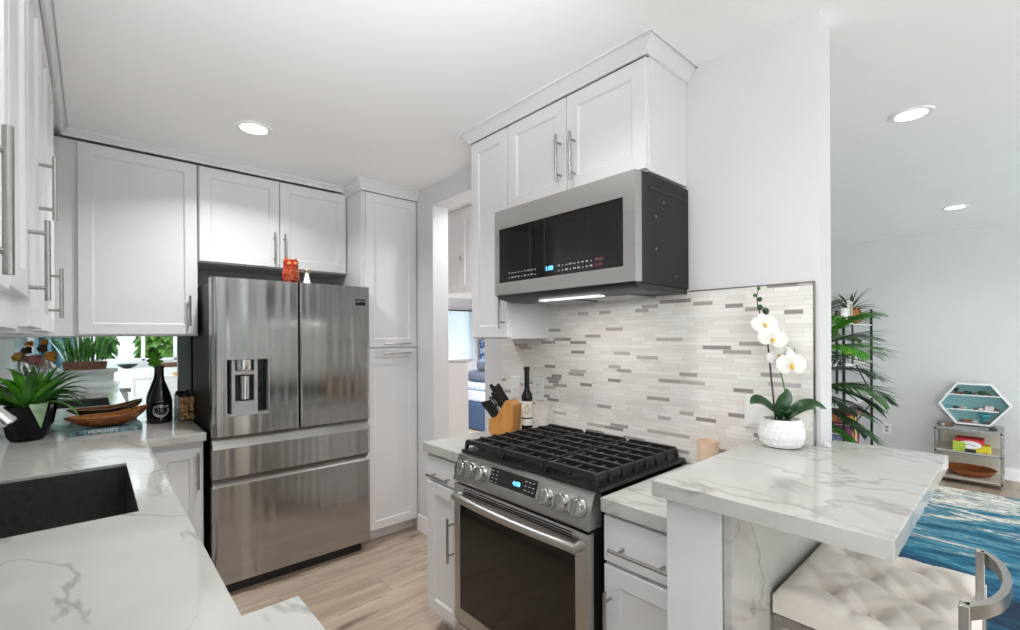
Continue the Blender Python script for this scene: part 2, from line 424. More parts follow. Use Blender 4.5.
# ------------------------------------------------------------------ setting
CE = 2.51
XL, XB0, XR, YB, YF = -.50, -1.6, 6.66, -2.6, 3.66
WX0, WX1 = 1.80, 1.93
b = newbm(); box(b, XB0-.12, XR+.3, YB-.12, 7.3, -.1, 0); struct('floor', b, M['floor'], 'pale oak plank floor running under the refrigerator and stool')
b = newbm(); box(b, XB0-.12, XR+.3, YB-.12, 7.3, CE, CE+.1); struct('ceiling', b, M['ceil'], 'flat white ceiling with recessed lights')
b = newbm(); box(b, XL-.12, XL, -.45, YF+.12, 0, CE); struct('wall_left', b, M['wall'], 'white wall behind the sink counter')
b = newbm(); box(b, XL, 1.93, YF, YF+.12, 0, CE); struct('wall_far', b, M['wall'], 'white wall behind the refrigerator and mirror')
b = newbm()
box(b, WX0, WX1, .455, 2.23, 0, CE); box(b, WX0, WX1, 2.23, 2.81, 2.37, CE); box(b, WX0, WX1, 2.81, YF, 0, CE)
struct('wall_right', b, M['wall'], 'white wall behind the range with a tall open doorway')
b = newbm()
box(b, XB0, .0, YB-.1, YB, 0, CE); box(b, 0, 1.1, YB-.1, YB, 0, 1.06); box(b, 0, 1.1, YB-.1, YB, 2.1, CE)
box(b, 1.1, 2.9, YB-.1, YB, 0, CE); box(b, 2.9, 5.9, YB-.1, YB, 2.25, CE); box(b, 5.9, XR, YB-.1, YB, 0, CE)
struct('wall_back', b, M['wall'], 'white window wall seen in the mirror')
b = newbm(); box(b, XB0-.1, XB0, YB, -2.45, 0, CE); box(b, XB0-.1, XB0, -.55, -.35, 0, CE); box(b, XB0-.1, XB0, -2.45, -.55, 2.15, CE); box(b, XB0, XL-.12, -.45, -.35, 0, CE)
struct('wall_side', b, M['wall'], 'white side wall of the dining room')
b = newbm(); box(b, XR, XR+.12, YB-.1, 1.95, 0, CE); struct('wall_living', b, M['wall'], 'pale grey wall behind the hexagon shelf')
b = newbm(); box(b, WX1, XR, 1.95, 2.05, 0, CE); struct('wall_partition', b, M['wall'], 'white partition behind the palm')
b = newbm()
box(b, 3.32, 4.2, 6.95, 7.07, 0, CE); box(b, 4.2, 5.3, 6.95, 7.07, 0, 1.0); box(b, 4.2, 5.3, 6.95, 7.07, 1.95, CE); box(b, 5.3, XR, 6.95, 7.07, 0, CE); box(b, WX1, 3.32, 6.95, 7.07, 0, CE)
struct('wall_bedroom', b, M['wall'], 'white bedroom wall with a curtained window')
b = newbm(); box(b, XR, XR+.12, 1.95, 7.0, 0, CE); struct('wall_bedroom_side', b, M['wall'], 'side wall of the bedroom')
b = newbm(); box(b, 1.81, 1.93, YF+.12, 7.0, 0, CE); struct('wall_hall_end', b, M['wall'], 'inner wall of the hall')
# pony wall of the breakfast bar and its twin behind the camera
b = newbm(); box(b, 1.09, 1.799, .478, .615, 0, 1.018, .002); struct('wall_pony', b, M['cab'], 'white low wall carrying the breakfast bar')
b = newbm(); box(b, XL, .2, -.42, -.29, 0, 1.018, .002); struct('wall_ledge', b, M['cab'], 'white low wall seen in the mirror')
# baseboards and trims
b = newbm(); box(b, XR-.014, XR-.001, YB, 1.95, 0, .12, .003); struct('baseboard_living', b, M['trim'], 'white baseboard under the grey living room wall')
b = newbm(); box(b, WX0-.014, WX0-.001, 2.81, 3.02, 0, .12, .003); struct('baseboard_right', b, M['trim'], 'white baseboard beside the pantry')
def crown_profile(bm, path_pts, normals, z0=2.432, z1=CE-.001, dep=.058):
    """cove crown; path in plan with outward mitred offsets"""
    prof = [(0, z0), (.010, z0), (.010, z0+.012), (.018, z0+.02), (.026, z0+.036), (.044, z0+.054), (dep-.004, z0+.058), (dep, z1-.012), (dep, z1), (0, z1)]
    loops = [[Vector((p[0]+n[0]*d, p[1]+n[1]*d, z)) for d, z in prof] for p, n in zip(path_pts, normals)]
    return loft(bm, loops)
b = newbm(); crown_profile(b, [(-.115, .5), (-.115, 3.273), (1.372, 3.273)], [(1, 0), (1, -1), (0, -1)], 2.468, CE-.001, .028)
struct('trim_1', b, M['cab'], 'white crown moulding above the left and far wall cabinets')
b = newbm(); crown_profile(b, [(1.372, 3.40), (1.372, 3.024), (1.799, 3.024)], [(-1, 0), (-1, -1), (0, -1)], 2.437, CE-.001, .042)
struct('trim_2', b, M['cab'], 'white crown moulding around the pantry top')
b = newbm(); crown_profile(b, [(1.799, 1.97), (1.50, 1.97), (1.50, .917), (1.799, .917)], [(0, 1), (-1, 1), (-1, -1), (0, -1)], 2.452, CE-.001, .05)
struct('trim_3', b, M['cab'], 'white crown moulding around the cabinets over the microwave')
# windows
def window(name, x0, x1, z0, z1, y, mull, label):
    b = newbm(); t = .045
    for xa, xb in [(x0, x0+t), (x1-t, x1)]+[(m-t/2, m+t/2) for m in mull]: box(b, xa, xb, y-.03, y+.03, z0, z1, .004)
    box(b, x0, x1, y-.03, y+.03, z0, z0+t, .004); box(b, x0, x1, y-.03, y+.03, z1-t, z1, .004)
    o = struct(name, b, M['trim'], label)
    g = newbm(); box(g, x0+t, x1-t, y-.003, y+.003, z0+t, z1-t); struct('pane', g, M['glass'], parent=o)
    return o
window('window_1', 0, 1.1, 1.06, 2.1, YB-.05, [.64], 'white framed window reflected in the mirror')
window('window_2', 4.2, 5.3, 1.0, 1.95, 7.01, [4.75], 'bedroom window behind a sheer curtain')
window('window_added', 2.9, 5.9, .0, 2.25, YB-.05, [4.4], 'wide sliding glass door added out of view to light the living room')  # living room glass door is added out of view as a light source

# ------------------------------------------------------------------ cabinets
def door_bm(f, u0, u1, v0, v1, fr=.057, th=.02, rec=.009):
    b = newbm()
    def rc(i, d): return [f(u0+i, v0+i, d), f(u1-i, v0+i, d), f(u1-i, v1-i, d), f(u0+i, v1-i, d)]
    return loft(b, [rc(0, 0), rc(0, th-.002), rc(.002, th), rc(fr, th), rc(fr+.005, th-rec*.55), rc(fr+.007, th-rec)])
def flat_bm(f, u0, u1, v0, v1, th=.02):
    b = newbm()
    def rc(i, d): return [f(u0+i, v0+i, d), f(u1-i, v0+i, d), f(u1-i, v1-i, d), f(u0+i, v1-i, d)]
    return loft(b, [rc(0, 0), rc(0, th-.002), rc(.002, th)])
def pull_bm(f, u, v, L, vert=True, d0=.02, st=.034, r=.006):
    b = newbm(); h = L/2
    P = (lambda t, d: f(u, v+t, d)) if vert else (lambda t, d: f(u+t, v, d))
    cyl(b, P(-h, d0+st), P(h, d0+st), r, seg=14)
    for s in (-1, 1): cyl(b, P(s*h*.68, d0), P(s*h*.68, d0+st), r*.8, seg=10)
    return b
def fbox(b, f, u0, u1, v0, v1, d0, d1, bev=0):
    p, q = f(u0, v0, d0), f(u1, v1, d1)
    return box(b, min(p.x, q.x), max(p.x, q.x), min(p.y, q.y), max(p.y, q.y), min(p.z, q.z), max(p.z, q.z), bev)
def cabinet(name, label, f, u0, u1, v0, v1, depth, fronts, group=None, cat='cabinet', toe=0):
    """fronts: (kind,u0,u1,v0,v1,handle) ; handle=(u,v,L,vert)"""
    c = f((u0+u1)/2, v0-toe, -depth/2)
    t = thing(name, label, cat, c, group)
    b = newbm(); fbox(b, f, u0, u1, v0, v1, -depth, 0); obj('body', b, M['cab'], t)
    if toe:
        b = newbm(); fbox(b, f, u0+.002, u1-.002, v0-toe, v0, -depth, -.06); obj('toe_kick', b, M['cab'], t)
    for kind, a0, a1, c0, c1, h in fronts:
        g = .0016
        o = obj('door' if kind != 'drawer' else 'drawer_front', (flat_bm if kind == 'drawer' else door_bm)(f, a0+g, a1-g, c0+g, c1-g), M['cab'], t)
        if h: obj('handle', pull_bm(f, *h), M['nickel'], o)
    return t
# left wall uppers
f = FXp(-.135)
cabinet('wall_cabinet', 'nearest white left wall cabinet with two doors and long vertical pulls', f, .55, 1.64, 1.455, 2.462, .363,
        [('door', .56, .92, 1.52, 2.45, None), ('door', .925, 1.285, 1.52, 2.45, (.894, 1.612, .195, True)), ('door', 1.29, 1.632, 1.53, 2.45, (1.63, 1.625, .2, True))], 'wall cabinets')
cabinet('wall_cabinet', 'white left wall cabinet with a high pull, second toward the corner', f, 1.642, 2.04, 1.445, 2.462, .363,
        [('door', 1.65, 2.032, 1.46, 2.45, (1.95, 1.882, .19, True))], 'wall cabinets')
cabinet('wall_cabinet', 'white left wall cabinet beside the corner with a low pull', f, 2.042, 2.72, 1.445, 2.462, .363,
        [('door', 2.05, 2.375, 1.455, 2.45, (2.33, 1.595, .18, True)), ('door', 2.38, 2.71, 1.455, 2.45, None)], 'wall cabinets')
# far wall uppers
f = FY(3.293)
cabinet('wall_cabinet', 'large single door white cabinet above the mirror and bottle', f, -.497, .468, 1.445, 2.462, .362,
        [('door', -.055, .464, 1.452, 2.458, (.424, 1.59, .176, True))], 'wall cabinets')
cabinet('wall_cabinet', 'white two door cabinet above the stainless refrigerator', f, .472, 1.366, 1.885, 2.462, .362,
        [('door', .474, .919, 1.89, 2.455, (.882, 2.012, .2, True)), ('door', .921, 1.364, 1.89, 2.455, (.943, 2.012, .2, True))], 'wall cabinets')
b = newbm(); box(b, .48, 1.36, 3.635, 3.658, 1.765, 1.885)
# pantry
f = FY(3.044)
cabinet('pantry_cabinet', 'tall white pantry cabinet right of the refrigerator', f, 1.372, 1.798, .085, 2.44, .612,
        [('door', 1.40, 1.794, 1.36, 2.435, (1.62, 1.385, .215, False)), ('door', 1.40, 1.794, .09, 1.352, (1.62, 1.318, .215, False))], None, 'cabinet', .085)
# range wall uppers
f = FX(1.52)
cabinet('wall_cabinet', 'narrow tall white cabinet left of the microwave', f, 1.679, 1.97, 1.42, 2.453, .278,
        [('door', 1.681, 1.968, 1.424, 2.45, (1.705, 1.565, .19, True))], 'wall cabinets')
cabinet('wall_cabinet', 'white two door cabinet directly above the microwave', f, .917, 1.677, 2.035, 2.453, .278,
        [('door', 1.301, 1.675, 2.04, 2.45, (1.330, 2.187, .2, True)), ('door', .919, 1.299, 2.04, 2.45, (1.252, 2.176, .2, True))], 'wall cabinets')
# base cabinets by the range
f = FX(1.24)
cabinet('base_cabinet', 'narrow white base cabinet left of the range', f, 1.69, 1.975, .1, .868, .558,
        [('drawer', 1.70, 1.97, .74, .858, (1.835, .772, .17, False)), ('door', 1.70, 1.97, .105, .73, (1.745, .51, .2, True))], 'base cabinets', 'cabinet', .1)
cabinet('base_cabinet', 'white base cabinet between the range and breakfast bar', f, .618, .912, .1, .868, .558,
        [('drawer', .622, .910, .71, .858, (.765, .765, .205, False)), ('door', .622, .910, .105, .70, (.882, .53, .2, True))], 'base cabinets', 'cabinet', .1)
# base cabinets of the sink run
f = FY(3.05)
cabinet('base_cabinet', 'white base cabinet between the sink counter and refrigerator', f, .19, .456, .1, .868, .608,
        [('door', .232, .452, .11, .835, (.425, .71, .2, True))], 'base cabinets', 'cabinet', .1)
f = FXp(.165)
def left_base(label, y0, y1, n, top=.868):
    wd = (y1-y0)/n
    cabinet('base_cabinet', label, f, y0, y1, .1, top, .663,
            [('door', y0+i*wd+.002, y0+(i+1)*wd-.002, .105, min(.85, top-.005), (y0+(i+.85)*wd, .6, .2, True)) for i in range(n)], 'base cabinets', 'cabinet', .1)
left_base('white base cabinet at the far end of the sink run', 2.55, 3.045, 1)
left_base('white two door base cabinet under the sink', 1.73, 2.545, 2, .64)
left_base('white base cabinet right of the sink toward the bar ledge', .975, 1.725, 2)
f = FXp(.265)
cabinet('base_cabinet', 'deep white base cabinet beside the low bar ledge', f, -.285, .97, .1, .868, .763,
        [('door', -.28+i*.415, -.28+(i+1)*.415-.004, .105, .85, None) for i in range(3)], 'base cabinets', 'cabinet', .1)

# ------------------------------------------------------------------ worktops
b = newbm()
def ins(x, y):
    if -.33 < x < .102 and 1.775 < y < 2.5: return False
    if y < .975: return x < .305
    if y < 3.0: return x < .205
    return True
cells(b, [-.499, -.33, .102, .205, .305, .464], [-.288, .975, 1.775, 2.5, 3.0, 3.638], .87, .915, ins)
one('countertop', b, M['marble'], 'long white marble countertop with sink cutout and L turn', 'countertop', 'marble countertops')
b = newbm(); box(b, 1.205, 1.788, 1.682, 1.985, .87, .915, .003); one('countertop', b, M['marble'], 'short marble countertop under the knife block, left of the range', 'countertop', 'marble countertops')
b = newbm(); box(b, 1.205, 1.788, .617, .910, .87, .915, .003); one('countertop', b, M['marble'], 'short marble countertop between the range and raised bar', 'countertop', 'marble countertops')
b = newbm(); cells(b, [1.065, 1.797, 1.94], [.157, .452, .643], 1.02, 1.06, lambda x, y: not (x > 1.797 and y > .452))
one('breakfast_bar', b, M['marble'], 'thick white marble breakfast bar slab under the orchid', 'countertop')
b = newbm(); cells(b, [XL+.002, .24], [-.52, -.25], 1.02, 1.06, lambda x, y: True)
one('ledge_top', b, M['marble'], 'white ledge slab carrying the grass planter, seen in the mirror', 'countertop')
b = newbm(); box(b, 1.10, 1.797, .456, .476, 0, 1.018, .002); one('marble_cladding', b, M['marble'], 'grey veined marble panel cladding the low wall beside the stool', 'panel')
# sink
t = thing('sink', 'dark steel undermount sink cut into the marble counter', 'sink', (-.114, 2.14, .655))
x0, x1, y0, y1 = -.3285, .1005, 1.7765, 2.4985
b = newbm()
def rr(x0, x1, y0, y1, r, z, n=5):
    out = []
    for cx, cy, a in ((x1-r, y0+r, -90), (x1-r, y1-r, 0), (x0+r, y1-r, 90), (x0+r, y0+r, 180)):
        for i in range(n+1):
            q = R(a+90*i/n); out.append(Vector((cx+r*math.cos(q), cy+r*math.sin(q), z)))
    return out
loft(b, [rr(x0, x1, y0, y1, .006, .903), rr(x0, x1, y0, y1, .012, .68), rr(x0+.02, x1-.02, y0+.02, y1-.02, .012, .662), ], False, True)
obj('basin', b, M['sinksteel'], t, recalc=False)
b = newbm(); lathe(b, [(.045, .664), (.045, .667), (.03, .667), (.026, .664)], (-.11, 2.2, 0)); obj('drain', b, M['chrome'], t)
# faucet
t = thing('faucet', 'brushed nickel faucet whose slanted spray head hangs over the sink', 'faucet', (-.41, 2.14, .915))
b = newbm(); lathe(b, [(.03, .915), (.03, .925), (.022, .93), (.02, 1.03), (.016, 1.04)], (-.41, 2.14, 0)); obj('base', b, M['chrome'], t)
b = newbm(); tube(b, [(-.41, 2.14, 1.03), (-.41, 2.14, 1.18), (-.40, 2.14, 1.25), (-.37, 2.14, 1.29), (-.345, 2.14, 1.305), (-.305, 2.14, 1.30), (-.28, 2.14, 1.28)], .013); obj('spout', b, M['chrome'], t)
b = newbm(); tube(b, [(-.28, 2.14, 1.28), (-.266, 2.14, 1.262), (-.232, 2.14, 1.212), (-.198, 2.14, 1.165), (-.196, 2.14, 1.162)], [.014, .016, .02, .026, .022], 18); obj('spray_head', b, M['chrome'], t)
b = newbm(); cyl(b, (-.41, 2.115, 1.0), (-.40, 2.04, 1.03), .007); obj('lever', b, M['chrome'], t)

# ------------------------------------------------------------------ splash backs
b = newbm(); box(b, 1.789, 1.7985, .472, 2.06, .915, 1.606)
one('tile_backsplash', b, M['tile'], 'mosaic backsplash of pale and grey strip tiles behind the range', 'backsplash')
b = newbm(); box(b, 1.786, 1.7985, .4665, .4715, 1.061, 1.606); box(b, 1.786, 1.7985, .4665, .904, 1.6065, 1.61); struct('trim_6', b, M['nickel'], 'thin metal edge trim of the mosaic backsplash')
b = newbm(); box(b, XL+.001, .497, 3.642, 3.6585, .916, 1.444); one('mirror_panel', b, M['mirror'], 'wide mirror backsplash panel behind the bottle and bowl', 'mirror', 'mirror backsplash panels')
b = newbm(); box(b, .4995, .66, 3.642, 3.6585, .916, 1.444); one('mirror_panel', b, M['mirror'], 'narrow mirror backsplash strip beside the refrigerator', 'mirror', 'mirror backsplash panels')

for y0, y1, lb, mt in ((.40, 1.55, 'dark teal glass splash panel on the left wall, nearest the ledge', 'tealglass'), (1.553, 2.60, 'added splash panel on the left wall behind the faucet, white to brighten the refrigerator edge', 'ceramic'), (2.603, 3.63, 'added splash panel on the left wall beside the corner, white to brighten the refrigerator edge', 'ceramic')):  # white panels added as bright surfaces for the refrigerator edge to reflect
    b = newbm(); box(b, XL+.001, XL+.008, y0, y1, .916, 1.44); one('splash_panel', b, M[mt], lb, 'backsplash')
# ------------------------------------------------------------------ refrigerator
t = thing('refrigerator', 'stainless french door refrigerator with water dispenser and two drawers', 'refrigerator', (.933, 3.28, 0))
FY0, FD = 2.938, .075
b = newbm(); box(b, .484, 1.36, FY0+FD+.012, 3.60, .05, 1.745, .006); obj('body', b, M['blacksteel'], t)
b = newbm(); box(b, .50, 1.34, FY0+.06, 3.55, .0, .052); obj('base_grille', b, M['black'], t)
def rdoor(b, x0, x1, z0, z1, rl, rr_, d=FD, y=FY0):
    """door slab with rounded vertical edges"""
    def arc(cx, cy, r, a0, a1, n=6): return [(cx+r*math.cos(R(a0+(a1-a0)*i/n)), cy+r*math.sin(R(a0+(a1-a0)*i/n))) for i in range(n+1)]
    poly = []
    poly += arc(x0+rl, y+rl, rl, 180, 270) if rl else [(x0, y)]
    poly += arc(x1-rr_, y+rr_, rr_, 270, 360) if rr_ else [(x1, y)]
    poly += [(x1, y+d), (x0, y+d)]
    return prism(b, poly, lambda u, v, a: Vector((u, v, a)), z0, z1)
DX0, DX1, DZ0, DZ1 = .546, .763, 1.0, 1.31
b = newbm()
rdoor(b, .480, DX0, .888, 1.765, .03, 0); rdoor(b, DX1, .930, .888, 1.765, 0, .012)
box(b, DX0, DX1, FY0, FY0+FD, DZ1, 1.765); box(b, DX0, DX1, FY0, FY0+FD, .888, DZ0)
ld = obj('door', b, M['steel'], t)
b = newbm(); box(b, DX0, DX1, FY0+.066, FY0+.074, DZ0, DZ1); obj('dispenser_recess', b, M['blackglass'], ld)
b = newbm()
for xa, xb, za, zb in ((DX0-.002, DX0+.004, DZ0, DZ1), (DX1-.004, DX1+.002, DZ0, DZ1), (DX0-.002, DX1+.002, DZ0-.004, DZ0+.006)): box(b, xa, xb, FY0-.002, FY0+.06, za, zb)
obj('dispenser_frame', b, M['silver'], ld)
b = newbm()
box(b, .575, .592, FY0+.012, FY0+.066, DZ0+.006, DZ1); box(b, .688, .706, FY0+.012, FY0+.066, DZ0+.006, DZ1)
box(b, .592, .688, FY0+.012, FY0+.066, 1.225, 1.245); box(b, .592, .688, FY0+.012, FY0+.066, DZ0+.006, 1.075)
obj('dispenser_panel', b, M['silver'], ld)
b = newbm(); box(b, .594, .686, FY0+.035, FY0+.066, 1.075, 1.225); obj('dispenser_well', b, M['blackglass'], ld)
b = newbm(); cyl(b, (.645, FY0+.036, 1.085), (.645, FY0+.036, 1.215), .026, seg=20); obj('paddle', b, M['chrome'], ld)
b = newbm(); lathe(b, [(.046, 1.247), (.05, 1.26), (.05, 1.308)], (.64, FY0+.05, 0)); obj('nozzle', b, M['chrome'], ld)
b = newbm(); rdoor(b, .936, 1.386, .888, 1.765, .012, .018); rd = obj('door', b, M['steel'], t)
b = newbm(); box(b, 1.285, 1.352, FY0-.0025, FY0+.001, 1.643, 1.682); bd = obj('badge', b, M['blackglass'], rd)
b = text_bm('SAMSUNG', .0135, tm((1.3185, FY0-.003, 1.668), (1, 0, 0), (0, 0, 1))); obj('badge_lettering', b, M['mark'], rd)
for z0, z1, lip in ((.660, .822, .882), (.075, .614, .655)):
    b = newbm(); rdoor(b, .480, 1.386, z0, z1, .03, .018)
    o = obj('drawer_front', b, M['steel'], t)
    b = newbm(); prism(b, [(FY0+.004, z1), (FY0+.034, lip-.004), (FY0+.075, lip-.004), (FY0+.075, z1)], lambda u, v, a: Vector((a, u, v)), .484, 1.383)
    obj('grip_lip', b, M['steel3'], o)
b = newbm(); box(b, .486, 1.38, FY0+.05, FY0+FD+.012, .62, .888); obj('gasket', b, M['black'], t)
b = newbm(); box(b, .486, 1.378, FY0+.035, FY0+FD+.012, .876, .887); obj('gasket', b, M['black'], t)
for xa in (.50, 1.19):
    b = newbm(); box(b, xa, xa+.14, FY0+.09, FY0+.2, 1.746, 1.772, .006); obj('hinge_cover', b, M['blacksteel'], t)
for xa in (.56, 1.31):
    b = newbm(); lathe(b, [(.025, 0), (.02, .05)], (xa, FY0+.09, 0), 12); obj('foot', b, M['black'], t)
# figurines on it
t = thing('owl_figurine', 'red amber glass owl standing on the refrigerator', 'figurine', (.899, FY0+.045, 1.766))
b = newbm()
oz = 1.766
lathe(b, [(.034, oz), (.044, oz+.008), (.051, oz+.035), (.049, oz+.06), (.040, oz+.080), (.043, oz+.094), (.044, oz+.125), (.038, oz+.138)], (.899, FY0+.045, 0), 20, sy=.8)
for dx in (-.022, .022): tube(b, [(.899+dx, FY0+.045, oz+.125), (.899+dx*1.5, FY0+.045, oz+.152)], [.012, .002], 8)
obj('body', b, M['amber'], t)
for dx in (-.019, .019):
    b = newbm(); ball(b, (.899+dx, FY0+.012, oz+.112), .011, (1, .5, 1)); obj('eye', b, M['orangebk'], t)
b = newbm()
for i in range(4):
    for j in range(5): ball(b, (.899+(j-2+(i % 2)*.5-.25)*.0165, FY0+.006+abs(j-2)*.005, oz+.018+i*.016), .008, (1, .5, 1), 1)
obj('feathers', b, M['rust'], t)
t = thing('angel_figurine', 'small cream angel figurine beside the red owl', 'figurine', (.992, FY0+.04, 1.766))
b = newbm(); lathe(b, [(.022, oz), (.02, oz+.01), (.012, oz+.05), (.007, oz+.066)], (.992, FY0+.04, 0), 16); obj('robe', b, M['ceramic'], t)
b = newbm(); ball(b, (.992, FY0+.04, oz+.082), .012); obj('head', b, M['gold'], t)
for s in (-1, 1):
    b = newbm(); tube(b, [(.992+s*.006, FY0+.046, oz+.06), (.992+s*.022, FY0+.048, oz+.074), (.992+s*.033, FY0+.048, oz+.068)], [.007, .006, .002], 8, .5); obj('wing', b, M['gold'], t)

# ------------------------------------------------------------------ microwave
t = thing('microwave', 'stainless over the range microwave with black glass front and black side', 'microwave', (1.6, 1.283, 1.61))
MY0, MY1 = .905, 1.662
b = newbm(); box(b, 1.462, 1.797, MY0+.004, MY1-.004, 1.618, 2.02, .004); obj('body', b, M['blacksteel'], t)
f = FX(1.405)
b = newbm()
fbox(b, f, MY0, MY0+.05, 1.622, 2.012, -.04, 0, 0); fbox(b, f, 1.632, MY1, 1.622, 2.012, -.04, 0, 0)
fbox(b, f, MY0+.05, 1.632, 1.925, 2.012, -.04, 0); fbox(b, f, MY0+.05, 1.632, 1.622, 1.678, -.04, 0)
d = obj('door', b, M['steel2'], t)
b = newbm(); fbox(b, f, MY0+.05, 1.632, 1.678, 1.925, -.03, -.004); obj('window_glass', b, M['blackglass'], d)
for y in (1.43, 1.345):
    b = newbm(); fbox(b, f, y-.002, y+.002, 1.70, 1.92, -.005, -.0032); obj('window_divider', b, M['dark'], d)
b = text_bm('1:00', .026, tm((1.4075, 1.318, 1.712), (0, -1, 0), (0, 0, 1))); obj('clock_display', b, M['led'], d)
for y0 in (1.565, 1.265):
    b = newbm()
    for k in range(9):
        for r_ in (0, 1):
            y = y0-.0205*k; hw = random.choice((.003, .005, .006)); fbox(b, f, y-hw, y+hw, 1.695+r_*.02, 1.699+r_*.02+random.choice((0, .002)), -.005, -.0032)
    obj('button_legend', b, M['mark'], d)
b = newbm()
for y in (1.075, 1.055):
    for r_ in (0, 1): fbox(b, f, y-.008, y+.008, 1.694+r_*.02, 1.704+r_*.02, -.005, -.0033)
obj('start_buttons', b, M['redmark'], d)
b = newbm(); box(b, 1.445, 1.4625, MY0+.002, MY1-.002, 1.624, 2.012); obj('door_gasket', b, M['black'], t)
b = newbm(); prism(b, [(1.408, 1.6215), (1.43, 1.605), (1.50, 1.592), (1.784, 1.598), (1.784, 1.617), (1.47, 1.617)], lambda u, v, a: Vector((u, a, v)), MY0+.006, MY1-.006); obj('vent_hood', b, M['black'], t)
b = newbm()
for y in (1.03, 1.33): box(b, 1.54, 1.75, y, y+.22, 1.586, 1.595, .003)
obj('grease_filter', b, M['silver'], t)
b = newbm(); box(b, 1.48, 1.52, 1.12, 1.45, 1.5875, 1.5925, .001); obj('hood_lamp', b, M['hoodlamp'], t)
hl = bpy.data.lights.new('hood_light', 'AREA'); hl.shape = 'RECTANGLE'; hl.size = .04; hl.size_y = .3; hl.energy = .85; hl.color = (1, .985, .96)
hlo = bpy.data.objects.new('hood_light', hl); C.objects.link(hlo); hlo.location = (1.50, 1.285, 1.5855); hlo.rotation_euler = (0, 0, 0)
b = newbm()
for x, z in ((1.60, 1.93), (1.545, 1.87), (1.545, 1.75), (1.69, 1.66)): cyl(b, (x, MY0+.006, z), (x, MY0+.0015, z), .005, seg=10)
obj('side_screws', b, M['nickel'], t)
b = newbm(); box(b, 1.50, 1.78, MY0+.002, MY0+.005, 1.965, 1.972); obj('side_ridge', b, M['black'], t)

# ------------------------------------------------------------------ range
RY0, RY1 = .932, 1.672
t = thing('gas_range', 'stainless slide in gas range with six knobs and black grates', 'range', (1.47, 1.29, 0))
b = newbm(); box(b, 1.20, 1.785, RY0+.003, RY1-.003, .06, .905); obj('body', b, M['black'], t)
b = newbm()
for x in (1.26, 1.72):
    for y in (.97, 1.61): cyl(b, (x, y, 0), (x, y, .06), .018)
obj('feet', b, M['black'], t)
# sloped control panel
PT, PB = Vector((1.202, 0, .917)), Vector((1.168, 0, .806))
b = newbm(); prism(b, [(PT.x+.018, PT.z+.004), (PT.x, PT.z), (PB.x, PB.z+.01), (PB.x+.004, PB.z), (1.24, .806), (1.24, .921)], lambda u, v, a: Vector((u, a, v)), RY0, RY1)
obj('control_panel', b, M['steel2'], t)
pd = (PB-PT).normalized(); pn = Vector((pd.z, 0, -pd.x)); pn = pn if pn.x < 0 else -pn
def PP(y, s, d): # s metres down from panel top edge
    p = PT+pd*s+pn*d; return Vector((p.x, y, p.z))
b = newbm(); loft(b, [[PP(1.438, .012, .0), PP(1.180, .012, .0), PP(1.180, .084, .0), PP(1.438, .084, .0)], [PP(1.438, .012, .002), PP(1.180, .012, .002), PP(1.180, .084, .002), PP(1.438, .084, .002)]])
cp = obj('touch_display', b, M['blackglass'], t)
b = text_bm('4:00', .024, tm(PP(1.285, .046, .0026), (0, -1, 0), -pd)); obj('clock', b, M['led'], cp)
b = newbm()
for i in range(26):
    if i < 8: y, s = 1.425-(i % 2)*.025, .024+(i//2)*.014
    elif i < 17: y, s = 1.37-(i-8)*.02, .076
    else: y, s = 1.236-(i % 3)*.02, .026+((i-17)//3)*.016
    hw = .005; loft(b, [[PP(y+hw, s-.0016, .0021), PP(y-hw, s-.0016, .0021), PP(y-hw, s+.0016, .0021), PP(y+hw, s+.0016, .0021)], [PP(y+hw, s-.0016, .0025), PP(y-hw, s-.0016, .0025), PP(y-hw, s+.0016, .0025), PP(y+hw, s+.0016, .0025)]])
obj('button_legend', b, M['mark'], cp)
for y in (1.612, 1.554, 1.488, 1.122, 1.049, .979):
    b = newbm(); tube(b, [PP(y, .052, 0), PP(y, .052, .005), PP(y, .052, .006)], [.034, .034, .031], 22); k = obj('knob', b, M['nickel'], t)
    b = newbm(); tube(b, [PP(y, .052, .006), PP(y, .052, .03), PP(y, .052, .034)], [.031, .029, .026], 22); obj('knob_cap', b, M['chrome'], k)
    b = newbm()
    c0 = [PP(y+.006, .028, .028), PP(y-.006, .028, .028), PP(y-.006, .076, .028), PP(y+.006, .076, .028)]; c1 = [PP(y+.004, .030, .046), PP(y-.004, .030, .046), PP(y-.004, .074, .046), PP(y+.004, .074, .046)]
    loft(b, [c0, c1]); obj('knob_grip', b, M['nickel'], k)
# oven door
f = FX(1.172)
OY0, OY1 = .930, 1.672
b = newbm()
fbox(b, f, OY0, .99, .2, .796, -.026, 0, .004); fbox(b, f, 1.632, OY1, .2, .796, -.026, 0, .004)
fbox(b, f, .985, 1.637, .713, .796, -.026, -.0003); fbox(b, f, .985, 1.637, .2, .262, -.026, -.0003)
d = obj('oven_door', b, M['steel2'], t)
b = newbm(); fbox(b, f, .985, 1.637, .262, .713, -.02, -.004); obj('oven_window', b, M['ovenglass'], d)
b = newbm()
for z in (.764, .773, .782): fbox(b, f, 1.0, 1.60, z, z+.0045, -.001, .0006)
obj('vent_slots', b, M['dark'], d)
b = newbm()
pts = [(1.172, 1.625, .752)]+[(1.172-.030-.014*math.sin(math.pi*i/12), 1.625-.66*i/12, .752) for i in range(13)]+[(1.172, .965, .752)]
tube(b, pts, .017, 14); obj('door_handle', b, M['steel2'], d)
b = newbm(); fbox(b, f, OY0, OY1, .065, .19, -.026, 0, .004); o = obj('storage_drawer', b, M['steel2'], t)
b = newbm(); box(b, 1.215, 1.80-.014, RY0-.012, RY1+.004, .9185, .934, .005); obj('cooktop', b, M['black'], t)
